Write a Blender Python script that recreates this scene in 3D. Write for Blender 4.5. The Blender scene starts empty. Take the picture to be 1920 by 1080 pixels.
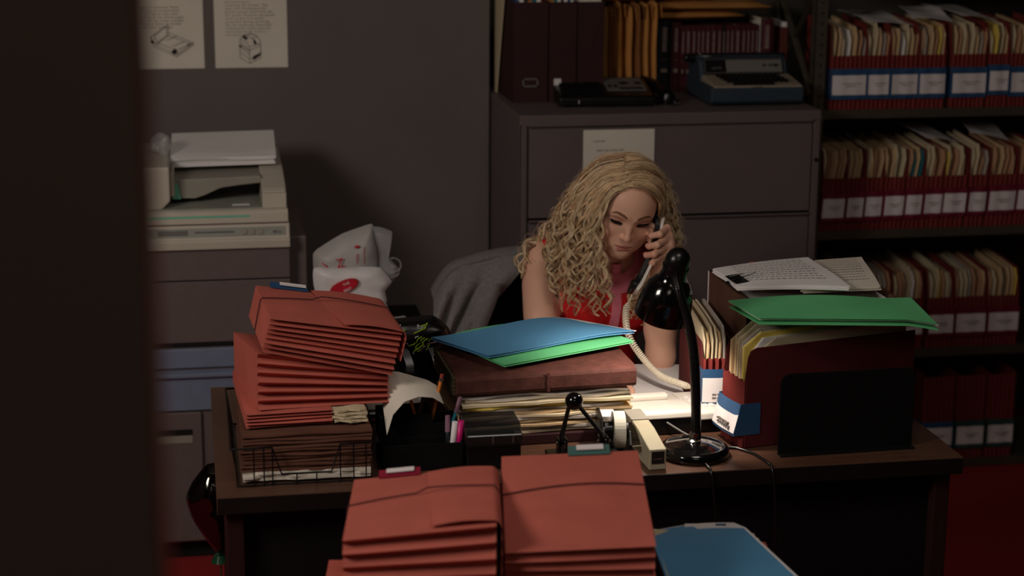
import bpy, bmesh, math, random
import numpy as np
from mathutils import Vector, Matrix, Euler

random.seed(7)
RNG = np.random.default_rng(11)
SC = bpy.context.scene
COL = SC.collection
R = math.radians

# ---------------------------------------------------------------- camera
cam_d = bpy.data.cameras.new('camera')
cam = bpy.data.objects.new('camera', cam_d)
COL.objects.link(cam)
SC.camera = cam
cam_d.sensor_width = 36.0
cam_d.lens = 63.75
cam_d.clip_start = 0.05
_p, _y, _r = R(13.77), R(10.15), R(0.37)
_f = Vector((math.sin(_y) * math.cos(_p), math.cos(_y) * math.cos(_p), -math.sin(_p)))
_x = Vector((math.cos(_y), -math.sin(_y), 0))
_u = _x.cross(_f)
_x, _u = _x * math.cos(_r) + _u * math.sin(_r), _u * math.cos(_r) - _x * math.sin(_r)
cam.matrix_world = Matrix(((_x.x, _u.x, -_f.x, 0), (_x.y, _u.y, -_f.y, 0), (_x.z, _u.z, -_f.z, 2.0), (0, 0, 0, 1)))
cam_d.dof.use_dof = True
cam_d.dof.focus_distance = 4.05
cam_d.dof.aperture_fstop = 2.8

# ---------------------------------------------------------------- world, lights, exposure
SC.view_settings.view_transform = 'Standard'
SC.view_settings.look = 'None'
SC.view_settings.gamma = 1.0
SC.view_settings.use_curve_mapping = False
SC.view_settings.exposure = 0.0
world = bpy.data.worlds.new('world')
SC.world = world
world.use_nodes = True
world.node_tree.nodes['Background'].inputs[0].default_value = (1.0, 0.86, 0.74, 1)
world.node_tree.nodes['Background'].inputs[1].default_value = 0.006


def area_light(name, loc, aim, size, power, color, size_y=None):
    d = bpy.data.lights.new(name, 'AREA')
    d.energy = power
    d.color = color
    d.size = size
    if size_y:
        d.shape = 'RECTANGLE'
        d.size_y = size_y
    o = bpy.data.objects.new(name, d)
    COL.objects.link(o)
    o.location = loc
    o.rotation_euler = (Vector(aim) - Vector(loc)).to_track_quat('-Z', 'Y').to_euler()
    return o


area_light('ceiling_fixture_light', (-1.6, 2.15, 2.35), (0.55, 4.3, 0.85), 0.8, 27.5, (1.0, 0.89, 0.81), 0.6)
area_light('overhead_fill_light', (0.9, 2.2, 3.1), (0.8, 3.6, 0.6), 0.8, 8.5, (1.0, 0.89, 0.81), 0.5)  # added weak overhead fill for folder tops and shelf labels, not a known fixture
area_light('front_fill_light', (0.3, -0.9, 2.9), (-0.1, 1.2, 1.4), 1.2, 4.0, (1.0, 0.86, 0.72), 0.8)  # added fill behind the camera, lifts the near wall and front faces


# ---------------------------------------------------------------- materials
def lin(c):
    return tuple(((v / 255.0) / 12.92 if v / 255.0 <= 0.04045 else ((v / 255.0 + 0.055) / 1.055) ** 2.4) for v in c)


def mat(name, rgb, rough=0.6, metal=0.0, vary=0.12, scale=25.0, bump=0.0, bscale=120.0, spec=0.4, stretch=None, alpha=1.0, trans=0.0, coat=0.0, sub=0.0):
    m = bpy.data.materials.new(name)
    m.use_nodes = True
    nt = m.node_tree
    b = nt.nodes['Principled BSDF']
    c = lin(rgb)
    b.inputs['Roughness'].default_value = rough
    b.inputs['Metallic'].default_value = metal
    b.inputs['Specular IOR Level'].default_value = spec
    b.inputs['Alpha'].default_value = alpha
    b.inputs['Transmission Weight'].default_value = trans
    b.inputs['Coat Weight'].default_value = coat
    if sub:
        b.inputs['Subsurface Weight'].default_value = sub
        b.inputs['Subsurface Radius'].default_value = (0.012, 0.005, 0.003)
        b.inputs['Subsurface Scale'].default_value = 0.6
    tc = nt.nodes.new('ShaderNodeTexCoord')
    mp = nt.nodes.new('ShaderNodeMapping')
    if stretch:
        mp.inputs['Scale'].default_value = stretch
    nt.links.new(tc.outputs['Object'], mp.inputs['Vector'])
    nz = nt.nodes.new('ShaderNodeTexNoise')
    nz.inputs['Scale'].default_value = scale
    nz.inputs['Detail'].default_value = 4
    nt.links.new(mp.outputs['Vector'], nz.inputs['Vector'])
    rp = nt.nodes.new('ShaderNodeValToRGB')
    rp.color_ramp.elements[0].position = 0.3
    rp.color_ramp.elements[1].position = 0.7
    rp.color_ramp.elements[0].color = (*[v * (1 - vary) for v in c], 1)
    rp.color_ramp.elements[1].color = (*[min(1, v * (1 + vary)) for v in c], 1)
    nt.links.new(nz.outputs['Fac'], rp.inputs['Fac'])
    nt.links.new(rp.outputs['Color'], b.inputs['Base Color'])
    if bump:
        n2 = nt.nodes.new('ShaderNodeTexNoise')
        n2.inputs['Scale'].default_value = bscale
        n2.inputs['Detail'].default_value = 3
        nt.links.new(mp.outputs['Vector'], n2.inputs['Vector'])
        bp = nt.nodes.new('ShaderNodeBump')
        bp.inputs['Strength'].default_value = bump
        bp.inputs['Distance'].default_value = 0.002
        nt.links.new(n2.outputs['Fac'], bp.inputs['Height'])
        nt.links.new(bp.outputs['Normal'], b.inputs['Normal'])
    return m


M = {}
def addm(k, *a, **kw):
    M[k] = mat(k, *a, **kw)


addm('wall_paint', (106, 96, 92), 0.75, bump=0.25, bscale=220, vary=0.05, scale=4)
addm('dark_paint', (96, 84, 74), 0.6, vary=0.06, scale=5)
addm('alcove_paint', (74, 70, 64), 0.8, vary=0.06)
addm('ceiling_paint', (150, 145, 138), 0.9, vary=0.04)
addm('carpet', (150, 44, 44), 0.95, vary=0.25, scale=180, bump=0.6, bscale=400, spec=0.1)
addm('cabinet_metal', (104, 92, 92), 0.5, vary=0.04, scale=8, bump=0.1, bscale=350, spec=0.3)
addm('cabinet_gap', (14, 12, 12), 0.8)
addm('shelf_metal', (78, 72, 60), 0.45, metal=0.2, vary=0.08)
addm('hole', (6, 5, 5), 0.9)
addm('chrome', (205, 205, 205), 0.18, metal=1.0, vary=0.03)
addm('steel', (150, 148, 145), 0.35, metal=0.9, vary=0.05)
addm('red_file', (190, 100, 86), 0.8, vary=0.07, scale=14, bump=0.15, bscale=260, spec=0.2)
addm('red_shelf', (118, 46, 42), 0.8, vary=0.10, scale=14, spec=0.2)
addm('red_dark', (84, 30, 30), 0.8, vary=0.1, scale=12, spec=0.2)
addm('elastic', (58, 22, 26), 0.8)
addm('manila', (206, 176, 134), 0.85, vary=0.06, scale=9)
addm('manila_pale', (210, 194, 160), 0.85, vary=0.05, scale=9)
addm('manila_peach', (190, 146, 112), 0.85, vary=0.06, scale=9)
addm('manila_grey', (178, 168, 156), 0.85, vary=0.06, scale=9)
addm('yellow_paper', (226, 200, 96), 0.85, vary=0.05)
addm('teal_card', (28, 110, 124), 0.8, vary=0.06)
addm('paper', (236, 232, 230), 0.85, vary=0.03, scale=6, spec=0.25)
addm('paper_warm', (226, 218, 202), 0.85, vary=0.04, scale=8, spec=0.25)
addm('label_white', (228, 220, 218), 0.8, vary=0.03, scale=20)
addm('ink', (52, 46, 44), 0.9, spec=0.1)
addm('ink_soft', (120, 112, 106), 0.9, spec=0.1)
addm('ink_fade', (150, 140, 128), 0.9, spec=0.1)
addm('band_blue', (44, 80, 118), 0.5, vary=0.06)
addm('band_maroon', (112, 28, 46), 0.5, vary=0.06)
addm('band_green', (44, 78, 74), 0.5, vary=0.06)
addm('blue_card', (90, 152, 194), 0.6, vary=0.05, scale=7, spec=0.3)
addm('green_card', (104, 196, 132), 0.6, vary=0.05, scale=7, spec=0.3)
addm('teal_tab', (70, 110, 104), 0.6, vary=0.05)
addm('maroon_tab', (140, 24, 50), 0.6, vary=0.05)
addm('brown_leather', (86, 50, 43), 0.75, vary=0.22, scale=40, bump=0.3, bscale=150, spec=0.2)
addm('brown_edge', (80, 72, 50), 0.85, vary=0.2, scale=30, stretch=(1, 1, 12))
addm('old_brown', (104, 70, 56), 0.85, vary=0.2, scale=12, stretch=(1, 1, 8), spec=0.15)
addm('desk_wood', (88, 60, 45), 0.42, vary=0.22, scale=12, stretch=(1, 14, 14), spec=0.35)
addm('desk_edge', (14, 11, 10), 0.5, vary=0.15, scale=20)
addm('desk_black', (16, 13, 13), 0.7, vary=0.1, spec=0.15)
addm('desk_end', (44, 22, 20), 0.6, vary=0.15, scale=10, stretch=(10, 10, 1), spec=0.2)
addm('walnut', (92, 62, 50), 0.55, vary=0.35, scale=10, stretch=(22, 22, 1), spec=0.3)
addm('black_plastic', (13, 13, 14), 0.3, vary=0.1, spec=0.5)
addm('black_gloss', (8, 8, 9), 0.12, vary=0.05, spec=0.6, coat=0.4)
addm('black_matte', (12, 11, 11), 0.8, vary=0.1, spec=0.15)
addm('black_wire', (14, 13, 13), 0.45, metal=0.3)
addm('lamp_inner', (190, 185, 175), 0.5)
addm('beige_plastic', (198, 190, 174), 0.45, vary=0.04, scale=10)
addm('beige_dark', (150, 145, 132), 0.5, vary=0.04)  # darker beige plastic for feeder tray, buttons, handle slot and stapler tail
addm('copier_brown', (108, 95, 92), 0.5, vary=0.05, bump=0.1, bscale=300)
addm('copier_blue', (120, 130, 152), 0.45, vary=0.05)
addm('mint', (112, 190, 158), 0.5, vary=0.04)
addm('tray_grey', (150, 152, 142), 0.5, vary=0.05)
addm('stapler_beige', (176, 168, 142), 0.3, vary=0.05)
addm('tape_white', (226, 222, 202), 0.5, vary=0.03)
addm('phone_white', (232, 226, 214), 0.35, vary=0.03)
addm('cord_cream', (236, 226, 204), 0.5, vary=0.03)
addm('grey_wool', (124, 120, 118), 0.95, vary=0.14, scale=120, bump=0.5, bscale=500, spec=0.1)
addm('pencil_orange', (206, 120, 44), 0.45, vary=0.06)
addm('pink_plastic', (214, 30, 120), 0.35)
addm('eraser', (150, 60, 50), 0.8)
addm('binder_maroon', (50, 16, 18), 0.65, vary=0.1, scale=10)
addm('binder_dark', (40, 30, 28), 0.7, vary=0.1)
addm('book_maroon', (74, 20, 30), 0.6, vary=0.12)
addm('book_black', (22, 20, 24), 0.6)
addm('foil', (168, 150, 140), 0.5, metal=0.3)
addm('kraft', (196, 138, 72), 0.75, vary=0.1, scale=14, bump=0.2, bscale=60)
addm('kraft_dark', (140, 90, 48), 0.8, vary=0.1, scale=14)
addm('type_blue', (50, 62, 72), 0.45, vary=0.06)
addm('type_dark', (30, 36, 42), 0.4, vary=0.06)
addm('type_beige', (158, 146, 126), 0.5, vary=0.06)
addm('silver_panel', (128, 126, 120), 0.4, metal=0.3, vary=0.05)
addm('grey_plastic', (104, 102, 98), 0.5, vary=0.05)
addm('orange_board', (92, 40, 30), 0.8, vary=0.08)
addm('red_print', (196, 24, 44), 0.6, vary=0.05)
addm('skin_pink', (232, 100, 116), 0.7, vary=0.06)
addm('dress_red', (226, 44, 46), 0.7, vary=0.06, scale=60, bump=0.2, bscale=400, spec=0.2)
addm('collar_pink', (246, 140, 158), 0.7, vary=0.06, scale=60, spec=0.2)
addm('neon', (176, 214, 48), 0.6)
addm('purple_soft', (150, 110, 130), 0.6)
addm('green_glass', (20, 70, 44), 0.2, spec=0.6)
addm('lash', (34, 22, 18), 0.7, spec=0.1)
addm('brow', (120, 84, 60), 0.8, spec=0.1)
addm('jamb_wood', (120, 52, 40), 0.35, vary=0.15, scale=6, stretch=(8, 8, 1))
addm('hair_blonde', (244, 216, 176), 0.38, vary=0.16, scale=60, spec=0.55)
addm('hair_gold', (224, 188, 144), 0.38, vary=0.16, scale=60, spec=0.55)
addm('hair_deep', (160, 126, 94), 0.38, vary=0.16, scale=60, spec=0.55)


# ---------------------------------------------------------------- mesh helpers
class MB:
    """collects shapes, then links them as one mesh object"""

    def __init__(s):
        s.v, s.f, s.mi, s.sm = [], [], [], []

    def add(s, verts, faces, mi=0, smooth=False):
        n = len(s.v)
        s.v += [tuple(map(float, v)) for v in verts]
        s.f += [tuple(int(i) + n for i in f) for f in faces]
        s.mi += [mi] * len(faces)
        s.sm += [smooth] * len(faces)
        return s

    def box(s, x0, x1, y0, y1, z0, z1, mi=0):
        v = [(x0, y0, z0), (x1, y0, z0), (x1, y1, z0), (x0, y1, z0), (x0, y0, z1), (x1, y0, z1), (x1, y1, z1), (x0, y1, z1)]
        return s.add(v, [(0, 3, 2, 1), (4, 5, 6, 7), (0, 1, 5, 4), (1, 2, 6, 5), (2, 3, 7, 6), (3, 0, 4, 7)], mi)

    def hexa(s, v8, mi=0):
        return s.add(v8, [(0, 3, 2, 1), (4, 5, 6, 7), (0, 1, 5, 4), (1, 2, 6, 5), (2, 3, 7, 6), (3, 0, 4, 7)], mi)

    def prism(s, poly, axis, a, b, mi=0, smooth=False):
        """poly: 2D points in the plane normal to axis (x: (y,z), y: (x,z), z: (x,y))"""
        def p3(p, t):
            return {'x': (t, p[0], p[1]), 'y': (p[0], t, p[1]), 'z': (p[0], p[1], t)}[axis]
        n = len(poly)
        v = [p3(p, a) for p in poly] + [p3(p, b) for p in poly]
        f = [(i, (i + 1) % n, n + (i + 1) % n, n + i) for i in range(n)]
        s.add(v, f, mi, smooth)
        return s.add(v, [tuple(range(n))[::-1], tuple(range(n, 2 * n))], mi)

    def tube(s, pts, r, n=8, mi=0, cap=True, flat=None):
        pts = [Vector(p) for p in pts]
        k = len(pts)
        rr = r if hasattr(r, '__len__') else [r] * k
        vs = []
        t0 = (pts[1] - pts[0]).normalized()
        ref = Vector((0, 0, 1)) if abs(t0.z) < 0.9 else Vector((1, 0, 0))
        nn = t0.cross(ref).normalized()
        for i, p in enumerate(pts):
            t = (pts[min(i + 1, k - 1)] - pts[max(i - 1, 0)]).normalized()
            nn = (nn - t * nn.dot(t)).normalized()
            b = t.cross(nn)
            for j in range(n):
                a = 2 * math.pi * j / n
                vs.append(p + (nn * math.cos(a) + b * math.sin(a) * (flat or 1.0)) * rr[i])
        f = [(i * n + j, i * n + (j + 1) % n, (i + 1) * n + (j + 1) % n, (i + 1) * n + j) for i in range(k - 1) for j in range(n)]
        s.add(vs, f, mi, True)
        if cap:
            s.add(vs, [tuple(range(n))[::-1], tuple(range((k - 1) * n, k * n))], mi)
        return s

    def lathe(s, prof, c=(0, 0, 0), axis=(0, 0, 1), n=28, mi=0):
        """prof: list of (radius, height along axis)"""
        ax = Vector(axis).normalized()
        q = Vector((0, 0, 1)).rotation_difference(ax)
        c = Vector(c)
        vs = []
        for r, h in prof:
            for j in range(n):
                a = 2 * math.pi * j / n
                vs.append(c + q @ Vector((r * math.cos(a), r * math.sin(a), h)))
        k = len(prof)
        f = [(i * n + j, i * n + (j + 1) % n, (i + 1) * n + (j + 1) % n, (i + 1) * n + j) for i in range(k - 1) for j in range(n)]
        s.add(vs, f, mi, True)
        if prof[0][0] > 1e-6:
            s.add(vs, [tuple(range(n))[::-1]], mi)
        if prof[-1][0] > 1e-6:
            s.add(vs, [tuple(range((k - 1) * n, k * n))], mi)
        return s

    def sheet(s, grid, t=0.0006, mi=0, smooth=True):
        """grid[i][j] of points; a sheet with thickness t"""
        g = np.array(grid, float)
        a, b = g.shape[:2]
        du = np.gradient(g, axis=0)
        dv = np.gradient(g, axis=1)
        nr = np.cross(du, dv)
        nr /= np.linalg.norm(nr, axis=2, keepdims=True) + 1e-12
        top = (g + nr * t / 2).reshape(-1, 3)
        bot = (g - nr * t / 2).reshape(-1, 3)
        n = a * b
        f = []
        for i in range(a - 1):
            for j in range(b - 1):
                q = (i * b + j, (i + 1) * b + j, (i + 1) * b + j + 1, i * b + j + 1)
                f.append(q)
                f.append(tuple(x + n for x in q[::-1]))
        e = []
        for j in range(b - 1):
            e.append((j, j + 1, n + j + 1, n + j))
            o = (a - 1) * b
            e.append((o + j + 1, o + j, n + o + j, n + o + j + 1))
        for i in range(a - 1):
            e.append(((i + 1) * b, i * b, n + i * b, n + (i + 1) * b))
            o = b - 1
            e.append((i * b + o, (i + 1) * b + o, n + (i + 1) * b + o, n + i * b + o))
        s.add(list(top) + list(bot), f, mi, smooth)
        s.add(list(top) + list(bot), e, mi, False)
        return s

    def ball(s, c, r, n=16, mi=0, sc=(1, 1, 1)):
        pr = [(max(1e-7, math.sin(math.pi * i / n)), -math.cos(math.pi * i / n)) for i in range(n + 1)]
        vs, k = [], 2 * n
        for rad, h in pr:
            for j in range(k):
                a = 2 * math.pi * j / k
                vs.append((c[0] + r * sc[0] * rad * math.cos(a), c[1] + r * sc[1] * rad * math.sin(a), c[2] + r * sc[2] * h))
        f = [(i * k + j, i * k + (j + 1) % k, (i + 1) * k + (j + 1) % k, (i + 1) * k + j) for i in range(n) for j in range(k)]
        return s.add(vs, f, mi, True)

    def build(s, name, m, parent=None, bevel=0.0, seg=2, weld=True):
        me = bpy.data.meshes.new(name)
        me.from_pydata(s.v, [], s.f)
        for mm in (m if isinstance(m, (list, tuple)) else [m]):
            me.materials.append(M[mm] if isinstance(mm, str) else mm)
        me.polygons.foreach_set('material_index', s.mi)
        me.polygons.foreach_set('use_smooth', s.sm)
        if weld:
            bm = bmesh.new()
            bm.from_mesh(me)
            bmesh.ops.remove_doubles(bm, verts=bm.verts, dist=1e-6)
            bmesh.ops.recalc_face_normals(bm, faces=bm.faces)
            for e in bm.edges:
                if len(e.link_faces) == 2 and e.calc_face_angle(0) > 0.8:
                    e.smooth = False
            bm.to_mesh(me)
            bm.free()
        me.update()
        o = bpy.data.objects.new(name, me)
        COL.objects.link(o)
        if parent is not None:
            o.parent = parent
        if bevel:
            b = o.modifiers.new('bevel', 'BEVEL')
            b.width = bevel
            b.segments = seg
            b.limit_method = 'ANGLE'
            b.angle_limit = R(40)
            b.harden_normals = False
        return o


def box(name, m, x0, x1, y0, y1, z0, z1, parent=None, bevel=0.0):
    return MB().box(x0, x1, y0, y1, z0, z1).build(name, m, parent, bevel)


def tag(o, label=None, cat=None, group=None, kind=None):
    if label: o['label'] = label
    if cat: o['category'] = cat
    if group: o['group'] = group
    if kind: o['kind'] = kind
    return o


def thing(name, label, cat, loc=(0, 0, 0), rot=(0, 0, 0), group=None):
    o = bpy.data.objects.new(name, None)
    o.empty_display_size = 0.05
    COL.objects.link(o)
    o.location = loc
    o.rotation_euler = rot
    return tag(o, label, cat, group)


def copy_tree(o, parent=None):
    c = o.copy()
    COL.objects.link(c)
    if parent is not None:
        c.parent = parent
    for ch in list(o.children):
        copy_tree(ch, c)
    return c


def text_mesh(name, body, size, m, parent, loc, rot, extrude=0.0002, align='CENTER', spacing=1.0, line=1.0):
    cu = bpy.data.curves.new(name, 'FONT')
    cu.body = body
    cu.size = size
    cu.extrude = extrude
    cu.align_x = align
    cu.space_character = spacing
    cu.space_line = line
    cu.materials.append(M[m])
    tmp = bpy.data.objects.new(name, cu)
    COL.objects.link(tmp)
    dg = bpy.context.evaluated_depsgraph_get()
    me = bpy.data.meshes.new_from_object(tmp.evaluated_get(dg))
    bpy.data.objects.remove(tmp)
    bpy.data.curves.remove(cu)
    o = bpy.data.objects.new(name, me)
    COL.objects.link(o)
    o.location = loc
    o.rotation_euler = rot
    if parent is not None:
        o.parent = parent
    return o


def struct(o, label=None):
    o['kind'] = 'structure'
    if label: o['label'] = label
    return o


# ---------------------------------------------------------------- the room
struct(box('floor', 'carpet', -2.6, 4.2, -1.0, 6.0, -0.06, 0.0))
struct(box('ceiling', 'ceiling_paint', -2.6, 4.2, -1.0, 6.0, 3.4, 3.46))
struct(box('wall_back', 'wall_paint', -2.6, 0.932, 5.64, 6.0, 0.0, 3.4))
struct(box('wall_alcove', 'alcove_paint', 0.932, 4.2, 5.94, 6.0, 0.0, 3.4))
struct(box('wall_right', 'alcove_paint', 4.14, 4.2, -1.0, 5.94, 0.0, 3.4))
struct(box('wall_left', 'wall_paint', -2.6, -2.54, -1.0, 5.64, 0.0, 3.4))
struct(box('wall_front', 'dark_paint', -0.75, -0.026, 0.98, 1.10, 0.0, 3.4))
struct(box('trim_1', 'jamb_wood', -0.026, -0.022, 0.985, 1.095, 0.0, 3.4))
# ---------------------------------------------------------------- printed sheets on the wall
def line_art(mb, segs, ox, oz, s, y, w=0.0011):
    for x0, z0, x1, z1 in segs:
        a = Vector((ox + x0 * s, 0, oz + z0 * s))
        b = Vector((ox + x1 * s, 0, oz + z1 * s))
        d = (b - a).normalized()
        n = Vector((-d.z, 0, d.x)) * w / 2
        a, b = a - d * w / 3, b + d * w / 3
        v = []
        for yy in (y, y - 0.0004):
            v += [(a - n) + Vector((0, yy, 0)), (b - n) + Vector((0, yy, 0)), (b + n) + Vector((0, yy, 0)), (a + n) + Vector((0, yy, 0))]
        mb.hexa(v)
    return mb


def poly_segs(pts, closed=True):
    n = len(pts)
    return [(*pts[i], *pts[(i + 1) % n]) for i in range(n if closed else n - 1)]


def poster(name, label, x0, x1, zb, text, segs, fills, art_x, art_z, art_s, tx, tz):
    t = thing(name, label, 'poster', (x0, 5.64, zb), group='printed instruction sheets taped to the wall')
    w, h = x1 - x0, (x1 - x0) * 1.294
    g = [[(w * i / 4, -0.002 - 0.001 * math.sin(i * 1.3), h * j / 4) for j in range(5)] for i in range(5)]
    MB().sheet(g, 0.0006).build('sheet', 'paper_warm', t)
    text_mesh('typed_text', text, 0.0098, 'ink_fade', t, (tx, -0.0042, tz), (R(90), 0, 0), 0.0001, 'LEFT', 1.22, 1.02)
    mb = line_art(MB(), segs, art_x, art_z, art_s, -0.0042)
    for f in fills:
        mb.prism([(art_x + x * art_s, art_z + z * art_s) for x, z in f], 'y', -0.0047, -0.0042)
    mb.build('line_drawing', 'ink', t)
    return t


# copier drawing (px offsets from the centre of its drawing, z up)
cop = (poly_segs([(-22, 10), (-4, -2), (-4, -27), (-22, -15)]) + poly_segs([(-4, -2), (17, 8), (17, -16), (-4, -27)], False)
       + poly_segs([(-22, 10), (-22, 20), (-14, 28), (0, 31), (10, 26), (17, 16), (17, 8)], False)
       + poly_segs([(-22, 20), (-10, 14), (-4, 5), (-4, -2)], False) + [(-4, 5, 17, 12), (-20, 14, -6, 2), (-24, 8, -4, -4)]
       + [(-14, 28, 4, 20), (0, 20, 12, 26), (-2, -18, 10, -12), (3, 20, 9, 12), (-21, 4, -5, -9), (-21, -5, -5, -18)])
copf = [[(-18, 24), (-13, 27), (-6, 21), (-11, 18)], [(0, -17), (4, -12), (19, -5), (14, -13), (4, -20)], [(3, 16), (6, 19), (10, 12), (6, 9)], [(-24, 7), (-22, 10), (-18, 6), (-22, 4)]]
poster('instruction_poster', 'cream instruction sheet with a drawing of a closed copier, right one on the wall', 0.081, 0.302, 1.325,
       'all removing or\nremoving the printer. The\nmain unit disconnect the\nprinter power cord from the\nAC outlet. Position the power\ncord so that it is easily\naccessible during servicing\nDo not touch any electrical\ncomponents unless you are\ninstructed to do so by a\nservice procedure.',
       cop, copf, 0.111, 0.056, 0.00160, 0.034, 0.198)
opn = (poly_segs([(-40, 6), (-6, 30), (-6, 8), (-30, -8)]) + poly_segs([(-34, 8), (-9, 25), (-9, 9), (-28, -4)]) + poly_segs([(-6, 14), (40, -6), (8, -28), (-40, -4)], False)
       + [(-40, 6, -40, -4), (-6, 8, 36, -8), (-26, -6, 10, -20), (-26, -6, -6, 8), (10, -20, 36, -6), (-10, -1, 8, 7), (40, -6, 40, -10), (40, -10, 8, -32), (8, -28, 8, -32), (8, -32, -38, -10), (0, -12, 22, -4)])
opf = [[(-2, -22), (6, -16), (10, -24), (2, -28)], [(-41, -2), (-37, 0), (-34, -5), (-38, -7)], [(28, -10), (31, -8), (33, -11), (30, -12)]]
poster('instruction_poster', 'cream instruction sheet with a drawing of an opened machine, left one by the dark wall', -0.172, 0.048, 1.325,
       'paper is removed. Move\nthe tray to compartment\nas this option may clear\nwaiting on the photocopier\nbecause the image transfer\nroll of it makes it should\na laminate cartridge.',
       opn, opf, 0.124, 0.088, 0.00160, 0.028, 0.184)

# ---------------------------------------------------------------- photocopier
pc = thing('photocopier', 'beige photocopier on a brown and blue base beside the wall posters', 'photocopier', (0, 4.92, 0))
X0, X1 = -0.34, 0.256
m = MB().box(X0, X1, 0.008, 0.62, 0.06, 0.645).box(X0 + .02, X1 - .02, 0.05, 0.6, 0.0, 0.06, 1)
m.box(X0, X1, 0.03, 0.62, 0.645, 0.916)
m.box(X1, X1 + 0.050, 0.045, 0.56, 0.10, 0.935)
m.box(X0 + .01, X1 - .01, 0.004, 0.03, 0.637, 0.652, 1)
m.build('cabinet_body', ['copier_brown', 'cabinet_gap'], pc, 0.004)
MB().box(X0, X1, 0.0, 0.03, 0.652, 0.825).box(X0, X1, 0.002, 0.03, 0.8255, 0.8285, 1).box(X0, X1, 0.0, 0.03, 0.829, 0.914).build('front_panel', ['copier_brown', 'cabinet_gap'], pc, 0.003)
m = MB()
m.prism([(-0.004, 0.457), (-0.004, 0.548), (-0.018, 0.556), (-0.018, 0.566), (0.012, 0.572), (0.02, 0.457)], 'x', X0, X1)
m.build('paper_tray', 'copier_blue', pc, 0.002)
m = MB().box(X0, X1, -0.002, 0.02, 0.579, 0.634)
m.build('paper_tray', 'copier_blue', pc, 0.003)
dr = MB().box(X0 + .02, 0.0, -0.006, 0.012, 0.07, 0.452).build('door', 'copier_brown', pc, 0.003)
h = MB().box(-0.20, -0.026, -0.0085, -0.0055, 0.364, 0.386, 0).box(-0.20, -0.026, -0.0082, -0.0058, 0.386, 0.403, 1)
h.build('recessed_handle', ['beige_dark', 'cabinet_gap'], dr)
# scanner body
m = MB()
m.prism([(-0.012, 0.916), (-0.014, 0.940), (-0.004, 0.946), (0.004, 0.983), (0.56, 0.983), (0.56, 0.916)], 'x', X0, X1 + .002)
m.build('scanner_body', 'beige_plastic', pc, 0.003)
m = MB().prism([(-0.0045, 0.950), (0.0005, 0.974), (0.004, 0.974), (0.0, 0.950)], 'x', X0, X1 - .01)
pan = m.build('control_panel', 'tray_grey', pc)
m = MB().prism([(-0.0055, 0.957), (-0.003, 0.969), (0.0, 0.969), (0.0, 0.957)], 'x', -0.10, -0.02)
m.prism([(-0.0055, 0.9625), (-0.0045, 0.9655), (0.0, 0.9655), (0.0, 0.9625)], 'x', 0.0, 0.105)
m.build('display_strip', 'grey_plastic', pan)
for i in range(3):
    MB().prism([(-0.007, 0.956), (-0.004, 0.968), (0.0, 0.968), (0.0, 0.956)], 'x', 0.128 + i * 0.022, 0.142 + i * 0.022).build('button', 'beige_dark', pan, 0.001)
text_mesh('model_number', '4015', 0.012, 'grey_plastic', pan, (0.222, -0.0052, 0.9565), (R(80), 0, 0), 0.0002)
# lid with document feeder
m = MB()
m.prism([(-0.006, 0.986), (-0.004, 1.016), (0.006, 1.022), (0.5, 1.022), (0.52, 0.986)], 'x', X0, X1 - .001)
lid = m.build('lid', 'beige_plastic', pc, 0.003)
MB().prism([(-0.0052, 1.003), (-0.0045, 1.009), (0.0, 1.009), (0.0, 1.003)], 'x', X0, 0.15).build('stripe', 'mint', lid)
m = MB().box(X0, 0.187, 0.02, 0.44, 1.0215, 1.0245)
m.build('lid_panel', 'tray_grey', lid)
MB().box(0.105, 0.152, 0.055, 0.075, 1.0243, 1.0255).build('sticker', 'paper', lid)
fd = MB()
fd.prism([(0.010, 1.022), (0.012, 1.066), (0.03, 1.076), (0.17, 1.102), (0.24, 1.108), (0.46, 1.122), (0.48, 1.022)], 'x', 0.186, 0.252)
fd.prism([(0.010, 1.064), (0.008, 1.070), (0.030, 1.079), (0.032, 1.073)], 'x', 0.186, 0.250)
fd.build('feeder_side', 'beige_plastic', pc, 0.004)
m = MB().prism([(X0, 1.02), (-0.088, 1.02), (-0.062, 1.045), (-0.062, 1.140), (X0, 1.140)], 'y', 0.03, 0.46)
m.prism([(-0.062, 1.05), (-0.05, 1.05), (-0.05, 1.12), (-0.062, 1.12)], 'y', 0.06, 0.4)
m.build('document_feeder', 'beige_plastic', pc, 0.006)
m = MB()
m.prism([(-0.06, 1.040), (0.004, 1.038), (0.03, 1.046), (0.075, 1.066), (0.13, 1.073), (0.187, 1.078), (0.187, 1.098), (-0.06, 1.092)], 'y', 0.10, 0.45)
tr = m.build('document_tray', 'beige_dark', pc, 0.003)
MB().prism([(-0.058, 1.040), (-0.034, 1.040), (-0.042, 1.082), (-0.058, 1.086)], 'y', 0.088, 0.102).build('paper_guide', 'mint', tr)
# paper on the feeder
g = thing('paper_stack', 'thick stack of white paper lying on the photocopier feeder', 'paper', (0.088, 5.165, 1.1135), (R(8), R(-1), R(-1.5)))
m = MB()
for k in range(9):
    dx, dy = random.uniform(-.003, .003), random.uniform(-.003, .003)
    m.box(-0.145 + dx, 0.145 + dx, -0.04 + dy, 0.20 + dy, 0.0035 + k * 0.0026, 0.0035 + k * 0.0026 + 0.0022)
m.build('sheets', 'paper', g)
gg = [[(-0.148 + 0.296 * i / 10, -0.046 + 0.25 * j / 8, 0.0285 + 0.003 * math.sin(i * .6) * (1 - j / 8) - (0.006 if j == 0 else 0)) for j in range(9)] for i in range(11)]
MB().sheet(gg, 0.0016).build('top_sheet', 'paper', g)


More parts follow.
